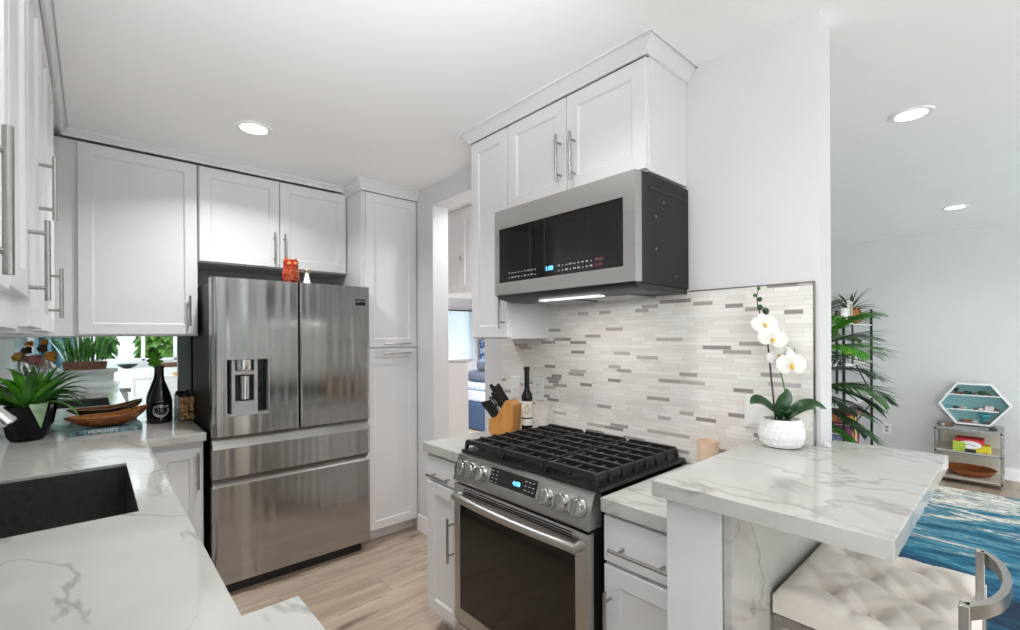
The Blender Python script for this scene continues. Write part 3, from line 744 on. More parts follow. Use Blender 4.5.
# burners
for x, y, r_ in ((1.34, 1.10, .045), (1.62, 1.10, .034), (1.48, 1.29, .05), (1.34, 1.50, .038), (1.62, 1.50, .045)):
    b = newbm(); lathe(b, [(r_*1.25, .934), (r_*1.2, .943), (r_, .945)], (x, y, 0), 20); o = obj('burner', b, M['silver'], t)
    b = newbm(); lathe(b, [(r_, .945), (r_, .953), (r_*.9, .956)], (x, y, 0), 20); obj('burner_cap', b, M['cast'], o)
for gy0, gy1 in ((.94, 1.178), (1.182, 1.420), (1.424, 1.662)):
    b = newbm(); zt = .978
    xs = [1.232+i*.0752 for i in range(8)]
    for i, x in enumerate(xs):
        prism(b, [(gy0, .936), (gy0+.010, .936), (gy0+.016, .958), (gy1-.016, .958), (gy1-.010, .936), (gy1, .936), (gy1-.004, .966), (gy1-.016, zt), (gy0+.016, zt), (gy0+.004, .966)], lambda u, v, a: Vector((a, u, v)), x-.0075, x+.0075)
    for y in (gy0+.014, gy1-.014, (gy0+gy1)/2): box(b, xs[0]-.006, xs[-1]+.006, y-.007, y+.007, .950, .971)
    for k in range(7):
        for y in ((gy0*3+gy1)/4, (gy0+gy1*3)/4): box(b, xs[k]+.006, xs[k]+.044, y-.005, y+.005, .958, .972)
    obj('grate', b, M['cast'], t)

# ------------------------------------------------------------------ things by the range
# knife block: leaning wooden block with knives
KB = Vector((1.612, 1.835, .915))
t = thing('knife_block', 'slanted light wood knife block left of the wine bottle', 'knife block', KB)
ang = R(28)
def KW(a, z, w): # a along block lean axis (+Y-ish), w across
    ax = Vector((-.35, .94, 0)).normalized(); wx = Vector((ax.y, -ax.x, 0))
    return KB+ax*a+wx*w+Vector((0, 0, z))
b = newbm()
prism(b, [(-.06, 0), (.05, 0), (.07, .03), (.066, .085), (.022, .10), (-.03, .185), (-.075, .165), (-.072, .06)], lambda u, v, a: KW(u, v, a), -.048, .048)
o = obj('block', b, M['blockwood'], t)
def knife(u, v, w, L, lab, th=.009, wd=.016, tilt=.52):
    p = KW(u, v, w); ax = Vector((-.35, .94, 0)).normalized(); wx = Vector((ax.y, -ax.x, 0))
    d = (ax*math.sin(tilt)+Vector((0, 0, math.cos(tilt)))).normalized(); nn = wx.cross(d)
    b = newbm(); lo = []
    for s, k in ((-.004, .8), (.0, .8), (.01, 1), (L*.5, .85), (L*.85, 1.1), (L, .7)):
        q = p+d*s; lo.append([q+wx*th/2*sx*.8+nn*wd/2*k*sy for sx, sy in ((-1, -1), (1, -1), (1, 1), (-1, 1))])
    loft(b, lo); r = thing('kitchen_knife', lab, 'knife', p, 'knives in the block')
    obj('handle', b, M['black'], r)
    b = newbm()
    for s in (.25, .6): cyl(b, p+d*L*s-wx*th*.55, p+d*L*s+wx*th*.55, .0025, seg=8)
    obj('rivet', b, M['nickel'], r); return r
for i, w_ in enumerate((-.038, -.023, -.008, .008, .023, .038)):
    knife(.046, .095, w_, .10, 'black steak knife handle in the front row of the knife block', tilt=.75)
knife(-.012, .158, -.034, .13, 'tallest black knife handle at the back of the block', tilt=.62, wd=.02, th=.012)
knife(-.012, .158, -.008, .115, 'black knife handle at the back of the block, beside the tallest', tilt=.62, wd=.02, th=.012)
knife(-.012, .158, .034, .125, 'black knife handle at the back nearest the bottle', tilt=.62, wd=.02, th=.012)
knife(.012, .12, .022, .12, 'black knife handle in the middle row of the block', tilt=.68, wd=.018, th=.011)
r = thing('kitchen_shears', 'black handled scissors standing in the knife block', 'scissors', KW(.012, .122, -.016))
b = newbm(); ax = Vector((-.35, .94, 0)).normalized(); wx = Vector((ax.y, -ax.x, 0)); dd = (ax*.62+Vector((0, 0, .78))).normalized()
for s in (-1, 1):
    c0 = KW(.012, .122, -.016)+dd*.065+wx*.013*s
    tube(b, [c0+wx*.012*math.cos(a*math.pi/8)+dd*.03*math.sin(a*math.pi/8) for a in range(17)], .004, 8)
obj('finger_loops', b, M['blacksteel'], r)
b = newbm(); cyl(b, KW(.018, .11, -.016), KW(.012, .122, -.016)+dd*.04, .006); obj('shank', b, M['nickel'], r)
# wine bottle
WB = Vector((1.690, 1.745, .915))
t = thing('wine_bottle', 'slim dark wine bottle with cream label behind the range', 'bottle', WB)
b = newbm(); z = .915
lathe(b, [(.026, z), (.029, z+.004), (.029, z+.195), (.027, z+.212), (.016, z+.235), (.0135, z+.25), (.0135, z+.335), (.0155, z+.337), (.0155, z+.355), (.0125, z+.358)], (WB.x, WB.y, 0), 24); obj('glass_body', b, M['blackglass'], t)
b = newbm(); lathe(b, [(.0293, z+.095), (.0297, z+.095), (.0297, z+.180), (.0293, z+.180)], (WB.x, WB.y, 0), 24, False, False); o = obj('front_label', b, M['paper'], t)
b = newbm(); lathe(b, [(.0293, z+.055), (.0297, z+.055), (.0297, z+.088), (.0293, z+.088)], (WB.x, WB.y, 0), 24, False, False); obj('lower_label', b, M['paper'], t)
vd = Vector((-WB.x, -WB.y, 0)).normalized(); sd = Vector((0, 0, 1)).cross(vd)
b = newbm()
for i in range(7):
    a = i*.9; ball(b, WB+vd*.0288+sd*(.010*math.cos(a))+Vector((0, 0, .138+.022*math.sin(a))), .006, (1, 1, 1), 1)
obj('label_emblem', b, M['gold'], t)
# outlets on the tiles
def wallplate(y0, y1, z0, z1, lab, kind):
    f = FX(1.789)
    t = thing('wall_plate', lab, 'outlet' if kind != 'switch' else 'switch', f((y0+y1)/2, z0, .003), 'wall plates')
    b = newbm(); fbox(b, f, y0, y1, z0, z1, 0, .006, .002); obj('plate', b, M['white'], t)
    ym = (y0+y1)/2; zm = (z0+z1)/2
    if kind == 'blank':
        b = newbm(); fbox(b, f, y0+.012, y1-.012, z0+.012, z1-.012, .006, .009, .001); obj('rocker', b, M['white'], t)
    else:
        for dz in (-.02, .02):
            b = newbm(); fbox(b, f, ym-.015, ym+.015, zm+dz-.014, zm+dz+.014, .006, .008, .002); s = obj('socket', b, M['white'], t)
            b = newbm()
            for dy in (-.006, .006): fbox(b, f, ym+dy-.001, ym+dy+.001, zm+dz-.002, zm+dz+.007, .0079, .0085)
            obj('slots', b, M['dark'], s)
wallplate(1.715, 1.795, 1.09, 1.205, 'white outlet plate right of the wine bottle', 'outlet')
wallplate(1.90, 1.975, 1.09, 1.205, 'white outlet plate behind the knife handles', 'outlet')
wallplate(.595, .692, 1.095, 1.212, 'blank white plate behind the orchid', 'blank')
# beige cup
b = newbm(); cx, cy = 1.722, .800
lathe(b, [(.034, .915), (.037, .92), (.038, 1.028), (.039, 1.035), (.034, 1.035), (.033, 1.0)], (cx, cy, 0), 28)
one('candle_cup', b, M['beige'], 'plain beige cup on the counter behind the bar', 'cup')

# ------------------------------------------------------------------ orchid
OP = Vector((1.708, .545, 1.0605))
def VP(u, v, dd=0):   # a point on the plane through the pot, facing the room
    dep = OP.x*.6696+OP.y*.7428+dd
    x = (u-510)/F_*dep; zz = (VH+.4-v)/F_*dep
    return Vector((.6696*dep+.7428*x, .7428*dep-.6696*x, 1.429+zz))
t = thing('orchid', 'white orchid in a round white pot on the marble bar', 'plant', OP)
b = newbm()
z = OP.z; prof = [(.048, z), (.058, z+.004), (.0675, z+.028), (.0685, z+.045), (.062, z+.075), (.057, z+.092), (.052, z+.092), (.053, z+.08)]
lathe(b, prof, (OP.x, OP.y, 0), 40); o = obj('pot', b, M['ceramic'], t)
b = newbm()
for i in range(22):
    for j in range(4):
        a = 2*math.pi*(i+(j % 2)*.5)/22; zz = z+.018+j*.018; rad = [.0575, .0612, .0600, .0560][j]
        ball(b, (OP.x+rad*math.cos(a), OP.y+rad*math.sin(a), zz), .0095, (1, 1, 1.1), 1)
obj('pot_relief', b, M['ceramic'], o)
b = newbm(); lathe(b, [(.052, z+.080), (.03, z+.086), (.001, z+.088)], (OP.x, OP.y, 0), 20); obj('moss', b, M['soil'], t)
lp = lambda tt: (.35+.65*math.sin(min(1, tt/.5)*math.pi/2))*(1-max(0, (tt-.55)/.45)**2)+.02
def leafpath(bm, pts, wd, fold=.22, nrm=None):
    P = [Vector(p) for p in pts]; n = 14; rows = []
    def bez(tt):
        Q = P[:]
        while len(Q) > 1: Q = [a.lerp(c, tt) for a, c in zip(Q, Q[1:])]
        return Q[0]
    for i in range(n+1):
        tt = i/n; p = bez(tt); d = (bez(min(1, tt+.02))-bez(max(0, tt-.02))).normalized()
        nn = Vector(nrm) if nrm else Vector((-.45, -.4, .8)); s = d.cross(nn).normalized(); u = s.cross(d)
        ww = wd*lp(tt)/2
        rows.append([bm.verts.new(p+s*ww*k+u*ww*fold*abs(k)) for k in (-1, -.5, 0, .5, 1)])
    for a, c in zip(rows, rows[1:]):
        for k in range(4): bm.faces.new((a[k], a[k+1], c[k+1], c[k]))
b = newbm(); leafpath(b, [VP(783, 421), VP(768, 408, -.02), VP(757, 396, -.03), VP(750, 406, -.03)], .052); obj('leaf', b, M['leafdark'], t)
b = newbm(); leafpath(b, [VP(780, 421), VP(776, 408, -.01), VP(789, 400, -.02), VP(786, 390, -.02)], .045, nrm=(-.7, -.65, .2)); obj('leaf', b, M['leafdark'], t)
b = newbm(); leafpath(b, [VP(786, 421), VP(798, 406, -.02), VP(812, 404, -.04), VP(826, 411, -.05)], .05); obj('leaf', b, M['leafdark'], t)
b = newbm(); leafpath(b, [VP(784, 421), VP(788, 410, -.03), VP(780, 416, -.05), VP(792, 412, -.06)], .03); obj('leaf', b, M['leafdark'], t)
b = newbm(); tube(b, [VP(775, 421), VP(773, 400), VP(771, 380), VP(769, 358), VP(767, 340), VP(763, 322), VP(758, 310), VP(757, 298), VP(759, 289)], [.0032, .003, .003, .003, .0026, .0024, .002, .0018, .0014], 8); obj('stem', b, M['stembrown'], t)
b = newbm(); tube(b, [VP(787, 418), VP(786, 400), VP(783, 385), VP(780, 372), VP(781, 360)], .0028, 8); obj('stem', b, M['leaf'], t)
for u, v, r_ in ((759, 290, .006), (755, 297, .006), (760, 301, .0075), (760, 309, .009), (766, 313, .0105)):
    b = newbm(); ball(b, VP(u, v), r_, (1, 1, 1.15)); obj('bud', b, M['leafdark' if r_ > .007 else 'leaf'], t)
def flower(u, v, r, face, roll, dd=-.02):
    c = VP(u, v, dd); nrm = Vector(face).normalized(); x, y = frame_of(nrm)
    b = newbm()
    for k, (a, L, wd) in enumerate(((90, .95, .62), (210, .95, .6), (330, .95, .6), (0, 1.05, 1.0), (180, 1.05, 1.0))):
        q = R(a+roll); dr = x*math.cos(q)+y*math.sin(q); s = nrm.cross(dr)
        rows = []
        for i in range(7):
            tt = i/6; ww = r*wd*(math.sin(math.pi*(.08+.86*tt))**.7)/2*1.25
            p = c+dr*r*L*tt+nrm*(r*(.22*math.sin(tt*2.2)-.10*tt*tt)+(.002 if k > 2 else 0))
            rows.append([b.verts.new(p-s*ww-nrm*ww*.15), b.verts.new(p+nrm*ww*.1), b.verts.new(p+s*ww-nrm*ww*.15)])
        for p_, q_ in zip(rows, rows[1:]):
            b.faces.new((p_[0], p_[1], q_[1], q_[0])); b.faces.new((p_[1], p_[2], q_[2], q_[1]))
    o = obj('flower', b, M['orchid'], t, recalc=False)
    b = newbm(); ball(b, c+nrm*r*.2-y*r*.12, r*.13, (1, 1, 1.2)); ball(b, c+nrm*r*.26-y*r*.28, r*.1); obj('flower_lip', b, M['yellow'], o)
flower(764, 326, .040, (-.7, -.6, .35), 8)
flower(772, 340, .043, (-.75, -.55, .1), -15, -.04)
flower(783, 335, .024, (.2, -.9, .2), 20, .0)
flower(779, 357, .038, (-.8, -.4, .25), 30, -.01)
flower(790, 366, .048, (-.6, -.75, .1), 0, -.05)
flower(794, 352, .022, (.3, -.9, .2), 10, .0)
b = newbm(); box(b, 1.795, 1.81, .43, .445, 1.0605, 1.075, .002); one('white_cube', b, M['white'], 'tiny white cube beside the orchid pot', 'decoration')

# ------------------------------------------------------------------ stool
SX0, SX1, SY0, SY1, SZ = 1.335, 1.815, .072, .449, .772
t = thing('bar_stool', 'cream tufted bar stool with silver frame under the marble bar', 'stool', ((SX0+SX1)/2, (SY0+SY1)/2, 0))
b = newbm(); nx, ny = 44, 34
tufts = [(1.60, .30), (1.44, .355), (1.40, .25), (1.36, .13), (1.55, .19), (1.72, .36), (1.74, .22), (1.50, .10), (1.68, .11)]
def seatz(x, y):
    e = min((x-SX0), (SX1-x), (y-SY0), (SY1-y)); k = min(1, max(0, e)/.05)
    z = SZ-.028+.028*math.sqrt(max(0, 1-(1-k)**2))
    for tx, ty in tufts:
        dx, dy = (x-tx), (y-ty); r2 = dx*dx+dy*dy
        z -= .034*math.exp(-r2/.0008)
        z -= .009*math.exp(-((abs(dx)*1.0-abs(dy)*1.3)/.012)**2)*math.exp(-r2/.02)
    return z
G = [[b.verts.new((SX0+(SX1-SX0)*i/nx, SY0+(SY1-SY0)*j/ny, seatz(SX0+(SX1-SX0)*i/nx, SY0+(SY1-SY0)*j/ny))) for j in range(ny+1)] for i in range(nx+1)]
for i in range(nx):
    for j in range(ny): b.faces.new((G[i][j], G[i+1][j], G[i+1][j+1], G[i][j+1]))
ring = [G[i][0] for i in range(nx+1)]+[G[nx][j] for j in range(1, ny+1)]+[G[i][ny] for i in range(nx-1, -1, -1)]+[G[0][j] for j in range(ny-1, 0, -1)]
low = [b.verts.new((v.co.x, v.co.y, SZ-.075)) for v in ring]
for i in range(len(ring)): b.faces.new((ring[i], ring[(i+1) % len(ring)], low[(i+1) % len(ring)], low[i]))
b.faces.new(low)
st = obj('seat_cushion', b, M['cream'], t, smooth=60)
for tx, ty in tufts:
    b = newbm(); ball(b, (tx, ty, SZ-.024), .007, (1, 1, .5)); obj('tuft_button', b, M['cream'], st)
b = newbm(); zf = SZ-.077
for x0_, x1_, y0_, y1_ in ((SX0, SX1, SY0, SY0+.024), (SX0, SX1, SY1-.024, SY1), (SX0, SX0+.024, SY0+.0245, SY1-.0245), (SX1-.024, SX1, SY0+.0245, SY1-.0245)): box(b, x0_, x1_, y0_, y1_, zf-.026, zf)
obj('seat_frame', b, M['nickel'], t)
for x in (SX0, SX1-.024):
    for y in (SY0, SY1-.024):
        b = newbm(); box(b, x, x+.024, y, y+.024, 0, zf-.0265); obj('leg', b, M['nickel'], t)
b = newbm()
for y in (SY0+.004, SY1-.02): box(b, SX0+.02, SX1-.02, y, y+.016, .22, .236)
for x in (SX0+.004, SX1-.02): box(b, x, x+.016, SY0+.02, SY1-.02, .22, .236)
obj('foot_rail', b, M['nickel'], t)
# low curved back rail on two posts
bz = .88
arc = [Vector(p) for p in ((1.632, .072, bz), (1.618, .058, bz), (1.575, .040, bz), (1.52, .030, bz), (1.468, .026, bz), (1.41, .030, bz), (1.36, .040, bz), (1.318, .056, bz), (1.285, .078, bz))]
b = newbm(); lo = []
for i, p in enumerate(arc):
    d_ = (arc[min(i+1, 8)]-arc[max(i-1, 0)]).normalized(); s = d_.cross(Vector((0, 0, 1)))
    lo.append([p+s*.007+Vector((0, 0, -.014)), p+s*.007+Vector((0, 0, .014)), p-s*.007+Vector((0, 0, .014)), p-s*.007+Vector((0, 0, -.014))])
loft(b, lo); obj('back_rail', b, M['nickel'], t)
for p in (arc[0], arc[-1]):
    b = newbm(); box(b, p.x-.014, p.x+.014, p.y-.005, p.y+.012, zf-.02, bz+.014, .002); obj('back_post', b, M['nickel'], t)

# ------------------------------------------------------------------ left counter things
# black pot plant
PL = Vector((-.245, 3.415, .915))
t = thing('potted_bromeliad', 'green strappy plant in a glossy black pot on the sink counter', 'plant', PL)
b = newbm(); lo = []
for r_, z_ in ((.062, .915), (.078, .94), (.092, 1.02), (.096, 1.09), (.089, 1.09), (.086, 1.07)):
    lo.append([Vector((PL.x+r_*math.cos(2*math.pi*(i+.3)/8), PL.y+r_*.92*math.sin(2*math.pi*(i+.3)/8), z_)) for i in range(8)])
loft(b, lo); obj('pot', b, M['blackpot'], t, smooth=25)
b = newbm(); lathe(b, [(.084, 1.066), (.001, 1.07)], (PL.x, PL.y, 0), 16); obj('soil', b, M['soil'], t)
random.seed(21)
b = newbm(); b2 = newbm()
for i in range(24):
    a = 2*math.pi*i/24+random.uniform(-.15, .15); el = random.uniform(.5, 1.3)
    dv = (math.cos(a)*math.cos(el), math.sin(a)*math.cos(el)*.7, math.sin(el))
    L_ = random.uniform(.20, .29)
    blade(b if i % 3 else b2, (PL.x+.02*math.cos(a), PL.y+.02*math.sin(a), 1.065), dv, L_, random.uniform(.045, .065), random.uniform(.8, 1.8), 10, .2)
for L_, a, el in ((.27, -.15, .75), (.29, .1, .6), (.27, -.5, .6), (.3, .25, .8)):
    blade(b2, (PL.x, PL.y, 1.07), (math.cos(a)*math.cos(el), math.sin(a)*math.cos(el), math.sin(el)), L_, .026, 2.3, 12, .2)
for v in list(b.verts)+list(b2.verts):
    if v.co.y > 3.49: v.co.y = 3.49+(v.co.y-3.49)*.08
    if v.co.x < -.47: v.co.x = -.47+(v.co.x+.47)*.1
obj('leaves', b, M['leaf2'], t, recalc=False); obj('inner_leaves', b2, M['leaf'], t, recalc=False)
b = newbm(); blade(b, (PL.x+.045, PL.y-.088, 1.105), (.06, -.25, -.6), .125, .07, .8, 8, .12, up=(0, -1, 0), prof=lambda q: 1-q+.02); obj('folded_leaf', b, M['leafpale'], t, recalc=False)
# flowers in a round glass bowl, behind the plant
FV = Vector((-.235, 3.575, .915))
t = thing('flower_vase', 'round glass vase of orange and pink flowers behind the potted plant', 'vase', FV)
b = newbm(); lathe(b, [(.03, .915), (.04, .925), (.012, .96), (.012, 1.18), (.03, 1.2), (.055, 1.24), (.06, 1.28), (.055, 1.32), (.045, 1.34)], (FV.x, FV.y, 0), 24, True, False); obj('glass_bowl', b, M['thinglass'], t)
for dx, dz, dy, r_, mt in ((-.06, .42, 0, .024, 'ochre'), (.062, .42, 0, .026, 'orange'), (.0, .40, -.01, .024, 'pink'), (.045, .365, -.02, .018, 'orchid'), (-.03, .455, .0, .018, 'brownleaf'), (.03, .465, .0, .02, 'brownleaf'), (-.02, .49, 0, .014, 'orange'), (.04, .5, 0, .014, 'orange'), (.022, .39, -.02, .02, 'pink')):
    b = newbm(); c = FV+Vector((dx, dy, dz))
    for k in range(9):
        a = k*2.4; ball(b, c+Vector((math.cos(a)*r_*.5, math.sin(a)*r_*.4, (k-4)*r_*.16)), r_*.55, (1, .8, .9), 1, (a, a*.5, 0))
    obj('blossom', b, M[mt], t)
b = newbm()
for dx, dz in ((-.06, .4), (.06, .4), (0, .38), (.04, .48)): tube(b, [FV+Vector((0, 0, .03)), FV+Vector((dx*.05, 0, .25)), FV+Vector((dx, 0, dz))], .002, 6)
obj('stems', b, M['leaf'], t)
# book and leaf shaped bowl
BK = Vector((.062, 3.455, .915)); BR = R(-1)
t = thing('coffee_table_book', 'teal coffee table book lying under the wooden bowl', 'book', BK)
b = newbm()
x0, x1, y0, y1 = -.09, .212, 3.36, 3.56
box(b, x0, x1, y0, y0+.004, .9155, .9425); box(b, x0, x1, y0+.002, y1, .9155, .9185); box(b, x0, x1, y0+.002, y1, .9395, .9425)
obj('cover', b, M['bookteal'], t)
b = newbm(); box(b, x0+.003, x1-.003, y0+.005, y1-.004, .9186, .9394); obj('pages', b, M['paper'], t)
b = text_bm('HOROVITZ', .0245, tm((.045, y0-.0006, .929), (1, 0, 0), (0, 0, 1))); obj('spine_lettering', b, M['white'], t)
b = text_bm('A//A', .020, tm((.172, y0-.0006, .929), (1, 0, 0), (0, 0, 1))); obj('spine_lettering', b, M['mark'], t)
# leaf shaped bowl: pointed low left tip, raised right tip
b = newbm(); n = 30; rows_o = []; rows_i = []
BWc = Vector((.062, 3.45, .9426))
for i in range(n+1):
    s = -1+2*i/n; x = s*.178
    hw = .105*max(0, 1-abs(s)**(2.2 if s < 0 else 4))**.8+.002
    rim = .060+(.004*abs(s)**2 if s < 0 else .042*s**1.7)
    bot = .001+(.058*abs(s)**2.6 if s < 0 else .080*s**3.0)
    rim = max(rim, bot+.004)
    ro, ri = [], []
    for k in range(13):
        q = -1+2*k/12; yy = q*hw; zz = bot+(rim-bot)*abs(q)**2.4
        ro.append(Vector((x, yy, zz))+BWc); ri.append(Vector((x, yy*.94, zz+.0055*(1-abs(q)**6)))+BWc)
    rows_o.append(ro); rows_i.append(ri)
loft(b, [ro+ri[::-1] for ro, ri in zip(rows_o, rows_i)])
one('wooden_bowl', b, M['bowlwood'], 'leaf shaped polished wooden bowl on the teal book', 'bowl')
# dark bottle with shield emblem
DB = Vector((.312, 3.553, .915))
t = thing('dark_bottle', 'wide black bottle with a silver shield emblem in front of the mirror', 'bottle', DB)
b = newbm(); z = .915
lathe(b, [(.052, z), (.0575, z+.005), (.059, z+.11), (.058, z+.14), (.050, z+.175), (.033, z+.225), (.021, z+.26), (.017, z+.29), (.0165, z+.33), (.019, z+.332), (.019, z+.350), (.0155, z+.352)], (DB.x, DB.y, 0), 32); obj('glass_body', b, M['blackglass'], t)
vd = Vector((-DB.x, -DB.y, 0)).normalized(); sd = Vector((0, 0, 1)).cross(vd)
def onb(dx, dz, r_=.0595, lift=.0006):
    a = dx/r_; return DB+vd*(math.cos(a)*(r_+lift))+sd*math.sin(a)*(r_+lift)+Vector((0, 0, dz))
b = newbm()
sh = lambda q, k: (k*.040*math.sin(q), .082+(-.040*k)*math.cos(q)*(1 if math.cos(q) > 0 else .75))
for k_, w_ in ((1, .0022), (.8, .0012)):
    tube(b, [onb(*sh(2*math.pi*i/28, k_)) for i in range(29)], w_, 6)
for i in range(3): tube(b, [onb(-.014+.014*i, .066), onb(-.009+.009*i, .082), onb(-.014+.014*i, .098)], .0016, 6)
tube(b, [onb(-.036, .106), onb(0, .100), onb(.036, .106)], .002, 6); tube(b, [onb(0, .024), onb(0, .036)], .003, 6)
obj('shield_emblem', b, M['silver'], t)
b = newbm()
for i in range(5): ball(b, onb(-.012+.006*i, .134+.004*(i % 2)), .0032, (1, 1, 1), 1)
obj('crest', b, M['silver'], t)
# monstera leaf standing in the bottle
t = thing('monstera_leaf', 'single green split leaf rising from the black bottle', 'leaf', DB+Vector((0, 0, .352)))
b = newbm(); base = DB+Vector((-.022, -.005, .366)); tube(b, [DB+Vector((-.004, 0, .34)), base], .002, 6); obj('stalk', b, M['leaf'], t)
b = newbm(); up = Vector((-.06, -.12, 1)).normalized(); rt = Vector((.76, -.65, 0)).normalized()
P2 = lambda x, y: base+rt*x+up*y
tipang = [-62, -38, -12, 14, 40, 66]; Ls = [.040, .047, .049, .047, .044, .043]
for sg in (-1, 1):
    for a_, L_ in zip(tipang, Ls):
        q = R(a_); d = (math.cos(q)*sg, math.sin(q)); nrm2 = (-d[1], d[0])
        root = (0, .022+.022*math.sin(q)*.9)
        pts = [(root[0], root[1])]+[(root[0]+d[0]*L_*k+nrm2[0]*w_, root[1]+d[1]*L_*k+nrm2[1]*w_) for k, w_ in ((.35, .0085), (.75, .0085), (.97, .003), (.97, -.003), (.75, -.0085), (.35, -.0085))]
        b.faces.new([b.verts.new(P2(*p)) for p in pts])
b.faces.new([b.verts.new(P2(.017*math.cos(i*math.pi/6), .022+.026*math.sin(i*math.pi/6))) for i in range(12)])
obj('leaf_blade', b, M['leaf2'], t, recalc=False)
# jar of corks
JC = Vector((.441, 3.572, .915))
t = thing('cork_jar', 'clear square glass jar filled with wine corks', 'jar', JC)
b = newbm(); box(b, JC.x-.042, JC.x+.042, JC.y-.042, JC.y+.042, .915, .921, .002)
for dx, dy, sx_, sy_ in ((-.041, 0, .0015, .042), (.041, 0, .0015, .042), (0, -.041, .042, .0015), (0, .041, .042, .0015)): box(b, JC.x+dx-sx_, JC.x+dx+sx_, JC.y+dy-sy_, JC.y+dy+sy_, .919, 1.065)
obj('glass_jar', b, M['thinglass'], t)
b = newbm(); lathe(b, [(.010, 0), (.0115, .003), (.0115, .039), (.010, .042)], (0, 0, 0), 12, m=Matrix.Rotation(R(90), 4, 'X'))
ck = one('cork', b, M['cork'], 'wine cork inside the square glass jar', 'cork', 'corks in the jar', origin=(0, 0, 0))
random.seed(5); ci = 0
for k in range(6):
    for i in range(3):
        for j in range(1, 2) if k > 6 else range(2):
            p = (JC.x-.026+.026*i, JC.y+.004-.030+.0415*j+.008, .934+k*.0235)
            if ci == 0: o = ck; o.location = p
            else: o = dup(ck, p, 'wine cork inside the square glass jar')
            o.rotation_euler = (random.uniform(-.1, .1), random.uniform(-.1, .1), random.uniform(-.12, .12)); ci += 1
for i in range(4):
    o = dup(ck, (JC.x-.026+.018*i, JC.y-.01+.012*(i % 2), 1.082+.006*(i % 2)), 'dark capped cork heaped on top of the glass jar', 'corks on top of the jar'); o.rotation_euler = (R(55+20*i), 0, i*1.1)
    o.data = o.data.copy() if i == 0 else bpy.data.objects[first_dark].data
    if i == 0: first_dark = o.name; o.data.materials[0] = M['black']
# clear tumbler under the faucet head
b = newbm(); lathe(b, [(.03, .9155), (.032, .918), (.036, 1.0), (.034, 1.0), (.030, .922), (.001, .922)], (-.375, 2.62, 0), 24)
one('glass_tumbler', b, M['thinglass'], 'clear glass tumbler at the left counter edge', 'glass')

# ------------------------------------------------------------------ lights in the ceiling
labs = ['recessed ceiling light above the kitchen, over the refrigerator', 'added unseen recessed kitchen ceiling light above the aisle', 'added unseen recessed ceiling light above the dining room', 'larger recessed ceiling light right of the wall end',
        'smaller recessed ceiling light near the living room wall', 'added unseen recessed light over the living room near the glass door', 'added unseen recessed light over the living room far corner', 'added unseen recessed bedroom ceiling light above the bed', 'added unseen recessed bedroom ceiling light near the hanging cabinet', 'added unseen recessed ceiling light just inside the doorway']  # bedroom and doorway cans are hidden fill lights, added for brightness
for (x, y, p), lb in zip(CANS, labs):
    t = thing('ceiling_light', lb, 'ceiling light', (x, y, CE-.012), 'recessed ceiling lights')
    b = newbm(); lathe(b, [(.062, CE-.001), (.062, CE-.006), (.075, CE-.010), (.086, CE-.006), (.088, CE-.001)], (x, y, 0), 36); obj('trim_ring', b, M['white'], t)
    b = newbm(); lathe(b, [(.061, CE-.002), (.061, CE-.005)], (x, y, 0), 36); obj('diffuser', b, M['lamp'], t)
    l = bpy.data.lights.new('can_light', 'AREA'); l.shape = 'DISK'; l.size = .12; l.energy = p; l.color = (1, .995, .985); l.spread = R(140)
    o = bpy.data.objects.new('can_light', l); C.objects.link(o); o.location = (x, y, CE-.014)

# ------------------------------------------------------------------ living room
b = newbm(); box(b, 3.2, 5.90, -1.6, 1.10, .001, .014, .004); one('rug', b, M['rug'], 'blue and white wave patterned rug on the living room floor', 'rug')
f = FX(XR)
t = thing('wall_plate', 'white outlet plate on the grey living room wall', 'outlet', (XR-.003, 1.04, .33), 'wall plates')
b = newbm(); fbox(b, f, 1.005, 1.085, .315, .43, .0005, .006, .002); obj('plate', b, M['white'], t)
for dz in (-.02, .02):
    b = newbm(); fbox(b, f, 1.03, 1.06, .372+dz-.014, .372+dz+.014, .006, .008, .002); obj('socket', b, M['silver'], t)
# acrylic console
CX0, CX1, CY0_, CY1_ = 6.15, 6.60, .135, .60
t = thing('acrylic_console', 'low clear tiered console with silver frame against the grey wall', 'console', ((CX0+CX1)/2, (CY0_+CY1_)/2, 0))
for x in (CX0, CX1-.016):
    for y in (CY0_, CY1_-.016):
        b = newbm(); box(b, x, x+.016, y, y+.016, 0, .525, .002); obj('post', b, M['nickel'], t)
for z in (.05, .30, .515):
    b = newbm(); box(b, CX0+.002, CX1-.002, CY0_+.002, CY1_-.002, z, z+.010, .002); o = obj('shelf', b, M['shelfbeige' if z < .5 else 'silver'], t)
    b = newbm()
    for y in (CY0_, CY1_-.012): box(b, CX0, CX1, y, y+.012, z-.01, z+.004)
    for x in (CX0, CX1-.012): box(b, x, x+.012, CY0_, CY1_, z-.01, z+.004)
    obj('shelf_rim', b, M['nickel'], o)
b = newbm(); box(b, CX1-.02, CX1-.012, CY0_+.016, CY1_-.016, .06, .51); obj('back_panel', b, M['shelfbeige'], t)
